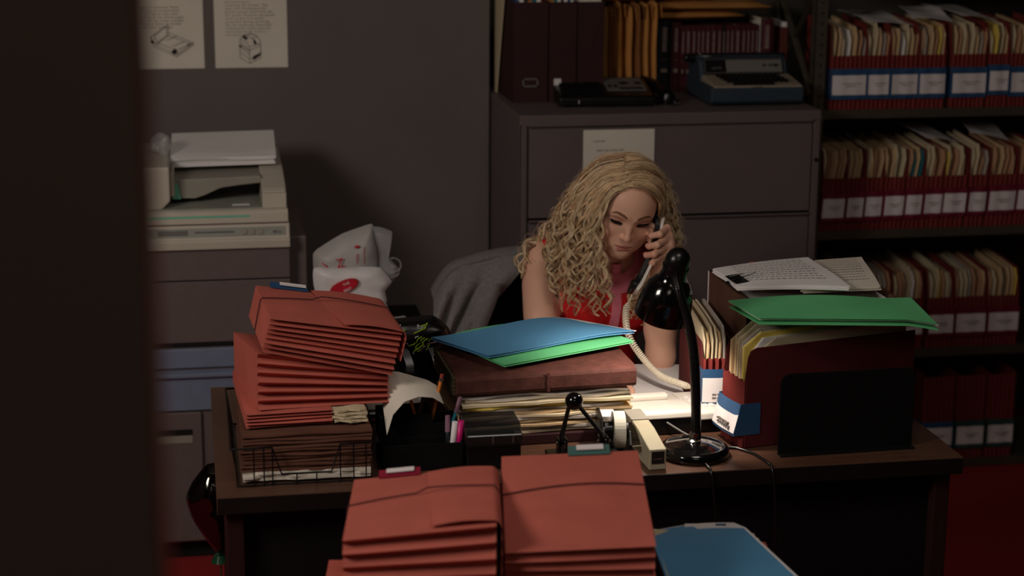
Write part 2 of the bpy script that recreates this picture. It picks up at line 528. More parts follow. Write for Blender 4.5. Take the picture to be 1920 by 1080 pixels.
# crumpled clear plastic on the feeder
def blob(name, mname, c, r, amp, seed, parent=None, n=26, sc=(1, 1, 1)):
    rg = np.random.default_rng(seed)
    dirs = rg.normal(size=(40, 3))
    dirs /= np.linalg.norm(dirs, axis=1, keepdims=True)
    amps = rg.uniform(-1, 1, 40)
    mb = MB().ball((0, 0, 0), 1.0, n)
    v = np.array(mb.v)
    d = v / (np.linalg.norm(v, axis=1, keepdims=True) + 1e-9)
    disp = np.zeros(len(d))
    for q, a in zip(dirs, amps):
        disp += a * np.clip(1 - np.linalg.norm(d - q, axis=1) / 0.5, 0, 1)
    v = d * (r * (1 + amp * disp))[:, None] * np.array(sc) + np.array(c)
    mb.v = [tuple(p) for p in v]
    return mb.build(name, mname, parent)


addm('clear_plastic', (200, 200, 198), 0.25, vary=0.1, alpha=0.35, spec=0.6)
addm('bag_white', (226, 222, 220), 0.45, vary=0.04, bump=0.35, bscale=45, spec=0.4, sub=0.0)
addm('bag_grey', (172, 168, 164), 0.45, vary=0.06, bump=0.4, bscale=45, spec=0.4)
tag(blob('crumpled_plastic_wrap', 'clear_plastic', (-0.085, 5.16, 1.170), 0.032, 0.35, 3), 'crumpled clear plastic wrap on the photocopier beside the dark wall', 'plastic wrap')


# ---------------------------------------------------------------- inflated shapes
def pillow_mb(outline, y0, depth, rings=9, amp=0.0, seed=1, sub=4, back=0.6, freq=40):
    """outline: (x,z) loop; inflated along -y (front) and +y (back)"""
    pts = []
    n0 = len(outline)
    for i in range(n0):
        p0, p1, p2, p3 = [np.array(outline[(i + k) % n0], float) for k in (-1, 0, 1, 2)]
        for k in range(sub):
            t = k / sub
            lin_ = p1 * (1 - t) + p2 * t
            cr = 0.5 * ((2 * p1) + (-p0 + p2) * t + (2 * p0 - 5 * p1 + 4 * p2 - p3) * t * t + (-p0 + 3 * p1 - 3 * p2 + p3) * t ** 3)
            pts.append(0.5 * lin_ + 0.5 * cr)
    pts = np.array(pts)
    c = pts.mean(axis=0)
    rg = np.random.default_rng(seed)
    ph = rg.uniform(0, 6.28, (6, 3))
    kk = rg.normal(size=(6, 2)) * freq
    n = len(pts)
    mb = MB()
    vs = []
    for sgn, dep in ((-1, depth), (1, depth * back)):
        for r in range(rings):
            q = 1 - r / rings
            for p in pts:
                xz = c + (p - c) * q
                y = sgn * dep * math.sqrt(max(0, 1 - q ** 2.6))
                if amp and r > 0:
                    y += amp * sum(math.sin(kk[m_] @ xz + ph[m_, 0]) for m_ in range(6)) / 2.5 * min(1, 3 * (1 - q))
                vs.append((xz[0], y0 + y, xz[1]))
        vs.append((c[0], y0 + sgn * dep, c[1]))
    half = n * rings + 1
    f = []
    for side in (0, 1):
        o = side * half
        for r in range(rings - 1):
            for i in range(n):
                q = (o + r * n + i, o + r * n + (i + 1) % n, o + (r + 1) * n + (i + 1) % n, o + (r + 1) * n + i)
                f.append(q if side == 0 else q[::-1])
        for i in range(n):
            q = (o + (rings - 1) * n + i, o + (rings - 1) * n + (i + 1) % n, o + rings * n)
            f.append(q if side == 0 else q[::-1])
    return mb.add(vs, f, 0, True)


# low side table behind the desk
tb = thing('side_table', 'low black side table behind the desk carrying the plastic bag', 'table', (0.46, 4.75, 0))
MB().box(-0.155, 0.15, -0.17, 0.2, 0.70, 0.73).build('table_top', 'desk_black', tb, 0.003)
for sx in (-0.14, 0.135):
    for sy in (-0.15, 0.18):
        MB().box(sx - .012, sx + .012, sy - .012, sy + .012, 0, 0.70).build('leg', 'desk_black', tb, 0.002)

# takeaway carrier bag
bg = thing('plastic_bag', 'white crumpled plastic takeaway bag with red starburst behind the red files', 'bag', (0.40, 4.74, 0.73))
o = lambda pts: [(x - 0.40, z - 0.73) for x, z in pts]
pillow_mb(o([(0.31, 0.929), (0.339, 0.953), (0.389, 0.982), (0.452, 1.003), (0.472, 1.004), (0.483, 0.945), (0.487, 0.89), (0.48, 0.80), (0.49, 0.735), (0.32, 0.735), (0.312, 0.84)]), 0.02, 0.05, amp=0.004, seed=4).build('bag_body', 'bag_grey', bg)
pillow_mb(o([(0.308, 0.902), (0.36, 0.903), (0.43, 0.901), (0.484, 0.897), (0.515, 0.857), (0.497, 0.832), (0.50, 0.800), (0.44, 0.802), (0.38, 0.806), (0.318, 0.815), (0.306, 0.86)]), -0.032, 0.034, amp=0.003, seed=6).build('front_fold', 'bag_white', bg)
pillow_mb(o([(0.425, 0.808), (0.495, 0.806), (0.508, 0.77), (0.520, 0.735), (0.42, 0.735)]), -0.03, 0.03, amp=0.003, seed=9).build('lower_fold', 'bag_white', bg)
pillow_mb(o([(0.468, 1.003), (0.521, 0.988), (0.503, 0.937), (0.520, 0.908), (0.535, 0.888), (0.53, 0.862), (0.510, 0.84), (0.485, 0.86), (0.484, 0.93)]), 0.0, 0.028, amp=0.004, seed=12).build('clear_side', 'clear_plastic', bg)
for dz, rr in ((0.0, 0.020), (-0.018, 0.015)):
    MB().tube([(0.122 + rr * 1.1 * math.sin(a), 0.0, 0.165 + dz + rr * math.cos(a)) for a in [i * math.pi / 10 for i in range(-1, 12)]], 0.0022, 6).build('handle', 'clear_plastic', bg)
st = []
cx, cz = 0.385 - 0.40, 0.858 - 0.73
for i in range(56):
    a = 2 * math.pi * i / 56
    rr = 1.0 if i % 2 == 0 else 0.84
    x, z = 0.040 * rr * math.cos(a), 0.0175 * rr * math.sin(a)
    st.append((cx + x * math.cos(.35) - z * math.sin(.35), cz + x * math.sin(.35) + z * math.cos(.35)))
MB().prism(st, 'y', -0.0735, -0.0625).build('starburst', 'red_print', bg)
text_mesh('lettering', 'THE', 0.0105, 'bag_white', bg, (cx + .006, -0.0737, cz + 0.0045), (R(90), R(-22), 0), 0.0002)
text_mesh('lettering', 'BEST', 0.0105, 'bag_white', bg, (cx + .010, -0.0737, cz - 0.0115), (R(90), R(-22), 0), 0.0002)
text_mesh('lettering', 'Z', 0.036, 'red_print', bg, (-0.02, -0.037, 0.172), (R(90), R(-12), 0), 0.0003, spacing=1.0)
text_mesh('lettering', 'I', 0.030, 'red_print', bg, (-0.055, -0.034, 0.172), (R(90), R(-48), 0), 0.0003)
text_mesh('lettering', 'THANK', 0.008, 'red_print', bg, (0.026, -0.035, 0.195), (R(90), R(-90), 0), 0.0003)
MB().ball((0.024, -0.030, 0.226), 0.0075, 10, 0, (1.0, 0.4, 0.5)).build('logo', 'red_print', bg)
MB().box(0.042, 0.0432, -0.031, -0.030, 0.18, 0.225).build('logo', 'red_print', bg)
# papers under the bag
for (dx, dy, rz, dz) in ((0.0, 0.0, 0.1, 0.0), (0.01, -0.01, -0.15, 0.002)):
    pass

# ---------------------------------------------------------------- lateral file cabinet
fc = thing('file_cabinet', 'wide brown metal lateral file cabinet behind the seated person', 'cabinet', (0.939, 5.132, 0))
W, H = 0.914, 1.2345
m = MB().box(0, W, 0.012, 0.66, 0.03, H - 0.028).box(0.01, W - .01, 0.04, 0.6, 0, 0.03, 1)
m.box(0, W, 0.0, 0.66, H - 0.028, H)
m.box(0, 0.022, 0.0, 0.02, 0.03, H - .028).box(W - 0.022, W, 0.0, 0.02, 0.03, H - .028)
m.build('body', ['cabinet_metal', 'cabinet_gap'], fc, 0.003)
for k in range(4):
    zt = 1.205 - k * 0.2825
    zb = zt - 0.2735
    m = MB().box(0.026, W - 0.026, 0.006, 0.02, zb - 0.02, zt + 0.008, 0)
    m.build('drawer_gap', 'cabinet_gap', fc)
    d = MB().prism([(-0.003, zb), (-0.003, zt - 0.020), (0.0035, zt - 0.019), (0.0035, zt - 0.002), (0.0055, zt - 0.002), (0.0055, zb)], 'x', 0.027, W - 0.027)
    dd = d.build('drawer', 'cabinet_metal', fc, 0.002)
    MB().prism([(-0.004, zt - 0.006), (-0.009, zt - 0.001), (-0.007, zt + 0.002), (0.006, zt + 0.0015), (0.006, zt - 0.006)], 'x', 0.028, W - 0.028).build('pull_lip', 'cabinet_metal', dd)
MB().lathe([(0.006, 0), (0.006, 0.004), (0.003, 0.0045), (0.0029, 0.002)], (W - 0.011, 0.0, 1.085), (0, -1, 0), 16).build('lock', 'cabinet_gap', fc)

nt_ = thing('notice', 'plain off-white notice taped on the brown file cabinet', 'notice', (1.126, 5.126, 0.913))
MB().sheet([[(0.214 * i / 4, -0.0015 - 0.0008 * math.sin(i * 1.7 + j), 0.277 * j / 4) for j in range(5)] for i in range(5)], 0.0006).build('sheet', 'paper_warm', nt_)
text_mesh('typed_text', 'to the staff', 0.0075, 'ink_soft', nt_, (0.03, -0.0036, 0.242), (R(90), 0, 0), 0.0001, 'LEFT')
text_mesh('typed_text', 'please  keep  drawer  shut', 0.0075, 'ink_soft', nt_, (0.04, -0.0036, 0.215), (R(90), 0, 0), 0.0001, 'LEFT')

# ---------------------------------------------------------------- things standing on the cabinet
ZC = 1.2345
names3 = ['dark maroon magazine file with a metal label frame, leftmost on the cabinet', 'dark maroon magazine file with a small white label, middle of the three', 'dark maroon magazine file without label beside the kraft envelopes']
bx = [(0.966, 1.072), (1.076, 1.160), (1.164, 1.246)]
spines = ['band_blue', 'paper', 'binder_dark', 'kraft', 'teal_card', 'paper_warm', 'book_maroon', 'paper']
for k, (a, b) in enumerate(bx):
    t = thing('magazine_file', names3[k], 'magazine file', ((a + b) / 2, 5.40, ZC), group='maroon magazine files on the cabinet')
    w = (b - a) / 2
    m = MB().box(-w, w, 0, 0.004, 0, 0.303).box(-w, -w + .003, 0, 0.25, 0, 0.303).box(w - .003, w, 0, 0.25, 0, 0.303).box(-w, w, 0.247, 0.25, 0, 0.18).box(-w, w, 0, 0.25, 0, 0.004)
    m.build('box', 'binder_maroon', t, 0.001)
    if k == 0:
        m = MB()
        for q in ((-.024, .024, .048, .052), (-.024, .024, .070, .074), (-.024, -.020, .048, .074), (.020, .024, .048, .074)):
            m.box(q[0], q[1], -0.003, 0.0, q[2], q[3])
        m.build('label_frame', 'silver_panel', t)
    if k == 1:
        MB().box(-.026, -.004, -0.002, 0.0, 0.052, 0.072).build('label', 'label_white', t)
    nb = 7
    for i in range(nb):
        x = -w + 0.006 + (2 * w - 0.014) * i / nb
        s = box('magazine', spines[(i + 3 * k) % 8] if k != 2 else 'paper_warm', x, x + (2 * w - 0.016) / nb, 0.008, 0.235, 0.005, 0.307 + 0.006 * ((i * 7) % 3) / 2)
        s.location = t.location
        tag(s, 'thin magazine standing in ' + ['the leftmost maroon magazine file', 'the middle maroon magazine file', 'the unlabelled maroon magazine file'][k], 'magazine', 'magazines in the %s maroon file' % ['left', 'middle', 'right'][k])
s = MB().prism([(0.15, 0.0), (0.19, 0.0), (0.19, 0.36), (0.0, 0.36)], 'x', -0.002, 0.002).build('cream_folder', 'manila_pale')
s.location = (0.958, 5.50, ZC)
tag(s, 'cream folder standing between the leftmost magazine file and the alcove wall', 'folder')


def kraft_env(name, label, loc, rot, w, h, t, group, mname='kraft', seed=1):
    e = thing(name, label, 'envelope', loc, rot, group)
    n = 10
    rg = random.Random(seed)
    ph = rg.uniform(0, 6)
    out = [(-w / 2, 0.0), (w / 2, 0.0), (w / 2, h * .5), (w / 2 - .002, h), (-w / 2 + .002, h), (-w / 2, h * .5)]
    pillow_mb(out, 0, t / 2, rings=6, amp=t * 0.10, seed=seed, sub=5, back=1.0, freq=18).build('envelope_body', mname, e)
    MB().sheet([[(-w / 2 + w * i / 6, -t * 0.44 - 0.0008 * j - .001, h * (0.99 - 0.14 * j / 3)) for j in range(4)] for i in range(7)], 0.0008).build('flap', mname, e)
    return e


labs = ['first from the magazine files', 'second from the magazine files', 'third from the magazine files', 'fourth from the magazine files', 'fifth from the magazine files', 'sixth from the magazine files', 'nearest to the maroon books']
for k in range(7):
    x = 1.266 + k * 0.0275
    kraft_env('padded_envelope', 'upright brown padded envelope, ' + labs[k], (x, 5.60, ZC), (R(random.uniform(-1, 1)), R(random.uniform(0.5, 3.0)), R(90 + random.uniform(-3, 3))), 0.26, 0.285 + random.uniform(-.012, .008), 0.030, 'upright padded envelopes on the cabinet', 'kraft' if k % 3 != 1 else 'kraft_dark', 20 + k)
for k, (x, y, z, rz, w, h, lb) in enumerate([(1.56, 5.66, 1.4745, 4, 0.36, 0.20, 'brown padded envelope lying flat on the maroon books, bottom of the pile'),
                                            (1.60, 5.66, 1.5045, -4, 0.42, 0.24, 'brown padded envelope on the books, second from the bottom'),
                                            (1.44, 5.66, 1.5365, 9, 0.40, 0.24, 'brown padded envelope on top of the pile above the books')]):
    kraft_env('padded_envelope', lb, (x, y - h / 2, z), (R(-90), 0, R(rz)), w, h, 0.030, 'padded envelopes lying on the books', 'kraft', 40 + k)


# maroon law books
def book(label, x, w, h, d, mname, group, rg):
    t = thing('book', label, 'book', (x + w / 2, 5.58, ZC), group=group)
    m = MB().box(-w / 2, -w / 2 + .002, 0, d, 0, h).box(w / 2 - .002, w / 2, 0, d, 0, h)
    m.prism([(-w / 2, 0.004), (-w / 4, 0.0), (w / 4, 0.0), (w / 2, 0.004), (w / 2, 0.006), (-w / 2, 0.006)], 'z', 0, h)
    m.build('cover', mname, t)
    MB().box(-w / 2 + .002, w / 2 - .002, 0.006, d - .004, 0.003, h - 0.004).build('pages', 'paper_warm', t)
    m = MB()
    z = h - 0.02
    while z > h * 0.58:
        l = rg.uniform(.002, .006)
        m.box(-w * .16, w * .16, -0.0006, 0.001, z - l, z)
        z -= l + 0.0022
    if w > .010:
        m.box(-w * .22, w * .22, -0.0006, 0.001, h * .28, h * .28 + .012)
        m.box(-w * .3, w * .3, -0.0006, 0.001, h * .46, h * .463)
    m.build('spine_lettering', 'foil', t)


rg = random.Random(5)
x = 1.462
bk = [(0.044, 0.225, 'book_black', 'thick near-black book beside the kraft envelopes'), (0.030, 0.222, 'book_maroon', 'thick maroon book next to the black one on the cabinet')]
ordn = ['first', 'second', 'third', 'fourth', 'fifth', 'sixth', 'seventh', 'eighth', 'ninth', 'tenth', 'eleventh', 'twelfth', 'thirteenth', 'fourteenth', 'fifteenth', 'sixteenth', 'seventeenth']
for w, h, mn, lb in bk:
    book(lb, x, w, h, 0.17, mn, 'books on the file cabinet', rg)
    x += w + 0.0008
for i in range(16):
    w = [0.014, 0.019, 0.017, 0.013, 0.013, 0.018, 0.020, 0.016, 0.012, 0.013, 0.014, 0.022, 0.016, 0.014, 0.013, 0.014][i]
    blk = i == 8
    book('slim black book amid the maroon volumes on the cabinet' if blk else 'slim maroon law volume, %s in the row behind the typewriter' % ordn[i - (1 if i > 8 else 0)], x, w, 0.208 if blk else 0.21, 0.16, 'book_black' if blk else 'book_maroon', 'books on the file cabinet', rg)
    x += w + 0.0006
s = box('white_pamphlet', 'paper_warm', x + 0.001, x + 0.004, 5.583, 5.70, ZC, ZC + 0.232)
tag(s, 'thin white pamphlet poking up beside the tall maroon book', 'pamphlet')
x += 0.006
book('tall thick maroon book at the right end of the row', x, 0.040, 0.228, 0.17, 'book_maroon', 'books on the file cabinet', rg)

# typewriter
ty = thing('typewriter', 'blue and beige electric typewriter on the file cabinet', 'typewriter', (1.686, 5.235, ZC), (0, 0, R(-1.0)))
ty.scale = (0.80, 1.0, 0.96)
w = 0.18
m = MB()
m.prism([(0.012, 0.006), (0.0, 0.016), (0.0, 0.056), (0.006, 0.060), (0.30, 0.066), (0.30, 0.006)], 'x', -w, w)
m.prism([(0.02, 0.0), (0.02, 0.008), (0.28, 0.008), (0.28, 0.0)], 'x', -w + .03, w - .03, 1)
m.build('base', ['type_blue', 'black_matte'], ty, 0.006, 3)
m = MB().prism([(0.145, 0.055), (0.150, 0.078), (0.175, 0.128), (0.20, 0.138), (0.27, 0.138), (0.30, 0.10), (0.30, 0.05)], 'x', -w + .004, w - .006)
m.build('top_cover', 'type_blue', ty, 0.006, 3)
m = MB().prism([(0.146, 0.080), (0.173, 0.129), (0.176, 0.127), (0.150, 0.078)], 'x', -w + .022, w - .022)
fp = m.build('face_plate', 'black_plastic', ty)
m = MB().prism([(0.1495, 0.089), (0.1695, 0.1255), (0.172, 0.124), (0.153, 0.088)], 'x', -w + .110, w - .030)
m.build('silver_panel', 'silver_panel', fp)
m = MB().prism([(0.1465, 0.086), (0.148, 0.0885), (0.152, 0.087), (0.150, 0.085)], 'x', -w + .024, w - .026)
m.prism([(0.1695, 0.1268), (0.1710, 0.1290), (0.174, 0.128), (0.172, 0.126)], 'x', -w + .024, w - .026)
for xx in (-w + .024, w - .030):
    m.prism([(0.1465, 0.086), (0.1705, 0.129), (0.174, 0.128), (0.150, 0.085)], 'x', xx, xx + .003)
m.build('chrome_trim', 'steel', fp)
text_mesh('lettering', 'ELECTRA', 0.010, 'silver_panel', fp, (-w + .072, 0.1555, 0.0985), (R(61), 0, 0), 0.0003)
for xx in (0.075, 0.10, 0.118, 0.126):
    MB().box(xx, xx + .006, 0.150, 0.16, 0.108, 0.113).build('control_knob', 'black_plastic', fp)
m = MB().prism([(0.004, 0.056), (0.004, 0.062), (0.02, 0.066), (0.145, 0.082), (0.150, 0.078), (0.148, 0.056)], 'x', -w + .012, w - .004)
kd = m.build('key_deck', 'type_beige', ty, 0.003)
MB().box(-0.02, 0.02, 0.0025, 0.006, 0.0585, 0.0605).build('badge', 'chrome', kd)
for r_ in range(4):
    nk = 12
    for i in range(nk):
        xx = -0.125 + i * 0.0205 + r_ * 0.006
        yy = 0.035 + (3 - r_) * 0.025
        zz = 0.068 + (yy - 0.02) * 0.125
        MB().box(xx, xx + .0145, yy, yy + .017, zz, zz + .009).build('key', 'black_plastic', ty, 0.002, 1)
MB().box(-0.09, 0.07, 0.013, 0.027, 0.064, 0.072).build('space_bar', 'black_plastic', ty, 0.002)
MB().tube([(-w - .022, 0.22, 0.128), (w + .004, 0.22, 0.128)], 0.014, 16).build('platen', 'black_plastic', ty)
MB().lathe([(0.011, 0), (0.013, 0.004), (0.013, 0.014), (0.010, 0.018)], (-w - .020, 0.22, 0.128), (-1, 0, 0), 16).build('platen_knob', 'black_plastic', ty)
MB().tube([(-w + .006, 0.165, 0.137), (-w + .006, 0.16, 0.150)], 0.002, 6).tube([(-w + .006, 0.165, 0.139), (-0.08, 0.170, 0.140)], 0.001, 6).build('carriage_lever', 'chrome', ty)

# dictation machine
dm = thing('dictation_machine', 'black desktop dictation machine with cassette panel on the file cabinet', 'dictation machine', (1.235, 5.27, ZC), (0, 0, R(-3)))
m = MB().prism([(0.0, 0.004), (0.0, 0.028), (0.012, 0.034), (0.20, 0.066), (0.21, 0.060), (0.21, 0.004)], 'x', -0.15, 0.14)
m.build('case', 'black_plastic', dm, 0.005, 3)
MB().box(-0.13, 0.12, 0.02, 0.19, 0.0, 0.006).build('foot', 'black_matte', dm)
q = lambda y, d=0.0: 0.034 + (y - 0.012) * 0.170 + d
pn = MB().prism([(0.055, q(.055, .001)), (0.175, q(.175, .001)), (0.175, q(.175, .004)), (0.055, q(.055, .004))], 'x', 0.005, 0.125).build('control_panel', 'grey_plastic', dm)
for xx, yy in ((0.012, .08), (0.030, .08), (0.052, .11), (0.060, .11), (0.068, .11), (0.100, .11), (0.108, .11)):
    MB().box(xx, xx + .007, yy, yy + .016, q(yy, .004), q(yy, .010)).build('button', 'black_plastic', pn)
MB().box(0.045, 0.115, 0.06, 0.075, q(.068, .003), q(.068, .006)).build('cassette_slot', 'black_matte', pn)
MB().box(-0.092, -0.090, -0.001, 0.001, 0.012, 0.022).build('indicator', 'label_white', dm)
MB().prism([(0.03, q(.03, .0005)), (0.17, q(.17, .0005)), (0.17, q(.17, .006)), (0.03, q(.03, .006))], 'x', -0.135, -0.01).build('lid', 'black_matte', dm, 0.002)
# handset and cord beside it
hs = thing('telephone_handset', 'black handset lying between the dictation machine and the typewriter', 'handset', (1.418, 5.42, ZC))
MB().tube([(-0.03, 0.10, 0.045), (-0.02, 0.05, 0.052), (0.0, -0.02, 0.045), (0.01, -0.09, 0.026)], [0.020, 0.015, 0.014, 0.020], 12).build('grip', 'black_plastic', hs)
MB().lathe([(0.024, 0), (0.026, 0.01), (0.02, 0.03)], (0.012, -0.095, 0.002), (0, 0, 1)).build('mouthpiece', 'black_plastic', hs)
pts = [(0.005 + 0.030 * math.sin(t * 0.9) + 0.006 * math.cos(t * 9), -0.14 + 0.004 * t + 0.012 * math.cos(t * .9), 0.009 + 0.006 * math.sin(t * 9) + .001) for t in np.linspace(0, 7, 160)]
MB().tube(pts, 0.0022, 5).build('cord', 'black_plastic', hs)
# ---------------------------------------------------------------- steel shelving with red file wallets
sh = thing('steel_shelving', 'dark steel shelving unit full of red file wallets', 'shelving', (1.90, 5.35, 0))
def post(parent, x, y, sy):
    m = MB().box(x, x + .038, y, y + .002, 0, 2.1).box(x, x + .002, y, y + .038 * sy, 0, 2.1) if sy > 0 else MB().box(x, x + .038, y - .002, y, 0, 2.1).box(x, x + .002, y - .038, y, 0, 2.1)
    if sy > 0:
        for i in range(64):
            m.lathe([(0.004, 0.0), (0.004, 0.0006)], (x + 0.022, y + .0002, 0.06 + i * 0.032), (0, -1, 0), 10, 1)
    m.build('post', ['shelf_metal', 'hole'], parent)
for x, s_ in ((0.0, 1), (1.0, 1)):
    post(sh, x, 0.0, 1)
    post(sh, x, 0.40, -1)
for z in (0.03, 0.415, 0.815, 1.20, 1.60):
    m = MB().box(0.004, 1.034, 0.004, 0.395, z - 0.004, z).box(0.03, 1.0, -0.001, 0.004, z - 0.028, z - .0005)
    m.build('shelf', 'shelf_metal', sh, 0.001)
for a, b in (((0.004, 0.39, 1.25), (0.004, 0.02, 1.56)), ((0.004, 0.02, 1.25), (0.004, 0.39, 1.56))):
    MB().tube([a, b], 0.010, 4, flat=0.2).build('cross_brace', 'shelf_metal', sh)

# folder kinds used inside the wallets
def folder_mb(h, d, t, lean, wob, seed, tabz=0.0):
    rg = random.Random(seed)
    nz, ny = 9, 5
    ph = rg.uniform(0, 6)
    vs = [[], []]
    r = rg.uniform(0.012, 0.03)
    grid = []
    for k in range(nz + 1):
        z = h * k / nz
        xs = lean * (z / h) ** 1.7 + wob * math.sin(5.0 * z / h + ph) * (z / h)
        yf = 0.0
        if z > h - r:
            u = (z - (h - r)) / r
            yf = r * (1 - math.sqrt(max(0, 1 - u * u)))
        row = []
        for j in range(ny + 1):
            y = yf + (d - yf) * j / ny
            row.append((xs + wob * 0.4 * math.sin(y * 30 + ph), y, z + 0.02 * (y / d) * (z / h)))
        grid.append(row)
    mb = MB().sheet(grid, t)
    # rounded fold at the front edge
    f = [(grid[k][0][0], grid[k][0][1], grid[k][0][2]) for k in range(nz + 1)]
    return mb.tube(f, t * 0.5, 6)


kinds = ['manila', 'manila_pale', 'manila_peach', 'manila_grey', 'yellow_paper', 'teal_card', 'paper']
PF = {}
def folder_proto(kind, lean_i):
    key = (kind, lean_i)
    if key not in PF:
        i = len(PF)
        rg_ = random.Random(i * 13 + 5)
        lean = [0.002, 0.008, 0.016, 0.026][lean_i]
        mb = folder_mb(rg_.uniform(.225, .25), .225, rg_.uniform(.0045, .0075), lean, rg_.uniform(.0008, .003), i)
        o = mb.build('manila_folder' if kind.startswith('manila') else 'paper_folder', kind)
        PF[key] = [o, False]
    return PF[key]


def put_folder(kind, lean_i, loc, label, group, rx=0.0, rz=0.0):
    e = folder_proto(kind, lean_i)
    if e[1]:
        o = e[0].copy()
        COL.objects.link(o)
    else:
        o = e[0]
        e[1] = True
    o.location = loc
    o.rotation_euler = (rx, 0, rz)
    tag(o, label, 'folder', group)
    return o


def wallet(label, x0, x1, yf, zb, band, rowname, rg, hf=0.168, zoff=0.0, lbl=True, hs=0.235, gus='red_shelf', lean=0.0, open_top=False, text=True):
    w = x1 - x0
    t = thing('file_wallet', label, 'file wallet', (x0, yf, zb), group=rowname)
    n = max(4, int(w / 0.0135))
    fr = []
    for i in range(2 * n + 1):
        x = w * i / (2 * n)
        fr.append((x, (0.0 if i % 2 else 0.0085) + rg.uniform(-.0012, .0012)))
    # gusset: pleats run up the front, leaning slightly
    m = MB()
    rows = [0, 0.35, 0.7, 1.0]
    g = []
    for q in rows:
        g.append([(x + lean * q + rg.uniform(-.0008, .0008), y + rg.uniform(-.001, .001), hf * q) for x, y in fr])
    m.sheet(g, 0.0014, smooth=False)
    m.build('gusset', gus, t)
    m = MB()
    for xx, tt in ((0.0, 0.0022), (w - 0.0022, 0.0022)):
        pl = [(0.004, 0), (0.004, hf - .004), (0.03 if not open_top else 0.006, hs), (0.24, hs + .015), (0.24, 0)]
        v = [(xx + lean * (p[1] / hf), p[0], p[1]) for p in pl] + [(xx + tt + lean * (p[1] / hf), p[0], p[1]) for p in pl]
        k = len(pl)
        m.add(v, [tuple(range(k))[::-1], tuple(range(k, 2 * k))] + [(i, (i + 1) % k, k + (i + 1) % k, k + i) for i in range(k)])
    m.box(0, w, 0.006, 0.24, 0.0, 0.002)
    m.build('cover', 'red_shelf', t)
    # wrap-round label band
    z0, z1, z2, z3 = [v + zoff for v in (0.033, 0.047, 0.108, 0.128)]
    def wrap(za, zb_, off, xa, xb, side):
        nx = 9
        g = []
        for q in range(4):
            z = za + (zb_ - za) * q / 3
            lx = lean * z / hf
            row = []
            if side: row.append((xa - .001 + lx, 0.05, z))
            for i in range(nx):
                x = xa + (xb - xa) * i / (nx - 1)
                row.append((x + lx, -off - 0.0018 * math.sin(x * 130 + x0 * 50) - 0.0018, z))
            if side: row.append((xb + .001 + lx, 0.05, z))
            g.append(row)
        return MB().sheet(g, 0.0006)
    b = wrap(z0, z3, 0.0018, 0.0, w, True).build('label_band', band, t)
    wl = wrap(z1, z2, 0.0030, 0.004, w - .003, False).build('label', 'label_white', b)
    if text:
        m = MB()
        for k in range(2):
            zc = (z1 + z2) / 2 + 0.004 - k * 0.008
            x = w * (0.3 + 0.1 * k)
            while x < w * (0.78 - .1 * k):
                l = rg.uniform(.002, .006)
                lx = lean * zc / hf
                m.box(x + lx, x + l + lx, -0.0085, -0.0065, zc, zc + .0016)
                x += l + .0022
        m.build('handwriting', 'ink_soft', wl)
    return t


rg = random.Random(17)
ords = ['first', 'second', 'third', 'fourth', 'fifth', 'sixth', 'seventh', 'eighth', 'ninth', 'tenth']
def fill(x0, x1, yf, zb, weights, lean_choices, label, group, n=None, hmin=0, start=0.010):
    w = x1 - x0
    n = n or max(3, int(w / 0.0145))
    for i in range(n):
        x = x0 + 0.006 + (w - 0.020) * i / max(1, n - 1)
        k = rg.choices(kinds, weights)[0]
        put_folder(k, rg.choice(lean_choices), (x, yf + start + rg.uniform(0, .012), zb + .004 + rg.uniform(-.001, .01)), label, group, 0, rg.uniform(-.02, .02))


top = [(1.958, 2.074), (2.076, 2.149), (2.152, 2.243), (2.245, 2.335), (2.354, 2.470), (2.477, 2.545), (2.549, 2.66)]
for i, (a, b) in enumerate(top):
    wallet('red file wallet with a blue-edged white label, %s from the left on the top shelf' % ords[i], a, b, 5.352, 1.2005, 'band_blue', 'red wallets on the top shelf', rg, zoff=(0.006 if i == 5 else 0.0), hs=0.262)
    fill(a, b, 5.352, 1.2005, [4, 4, 3, 2, 0.3, 0.0, 1], [1, 2, 2], 'folder filed in the %s blue-banded wallet from the left on the top shelf' % ords[i], 'folders in top-shelf wallet %s' % ords[i])
mid = [(1.941, 2.019), (2.022, 2.081), (2.084, 2.143), (2.146, 2.216), (2.219, 2.277), (2.280, 2.343), (2.345, 2.424), (2.430, 2.493), (2.499, 2.593), (2.596, 2.68)]
for i, (a, b) in enumerate(mid):
    wallet('red file wallet with a maroon-edged white label, %s from the left on the second shelf' % ords[i], a, b, 5.352, 0.8155, 'band_maroon', 'red wallets on the second shelf', rg, zoff=-0.004 + 0.0012 * i, lean=0.010, hs=0.25)
    fill(a, b, 5.352, 0.8155, [3, 3, 4, 1, 0.6, 1.2 if i in (2, 4, 5) else 0.0, 0.7], [2, 3, 3], 'folder filed in the %s maroon-banded wallet from the left on the second shelf' % ords[i], 'folders in second-shelf wallet %s' % ords[i])
thd = [(2.02, 2.105), (2.11, 2.20), (2.205, 2.31), (2.326, 2.414), (2.418, 2.525), (2.530, 2.639)]
for i, (a, b) in enumerate(thd):
    wallet('red file wallet with a maroon-edged white label, %s from the left on the third shelf' % ords[i], a, b, 5.352, 0.4155, 'band_maroon', 'red wallets on the third shelf', rg, zoff=0.004, hs=0.255)
    fill(a, b, 5.352, 0.4155, [4, 4, 3, 2, 0.2, 0, 0.6], [1, 1, 2], 'folder filed in the %s maroon-banded wallet from the left on the third shelf' % ords[i], 'folders in third-shelf wallet %s' % ords[i])
bot = [(2.331, 2.437), (2.446, 2.546), (2.555, 2.649)]
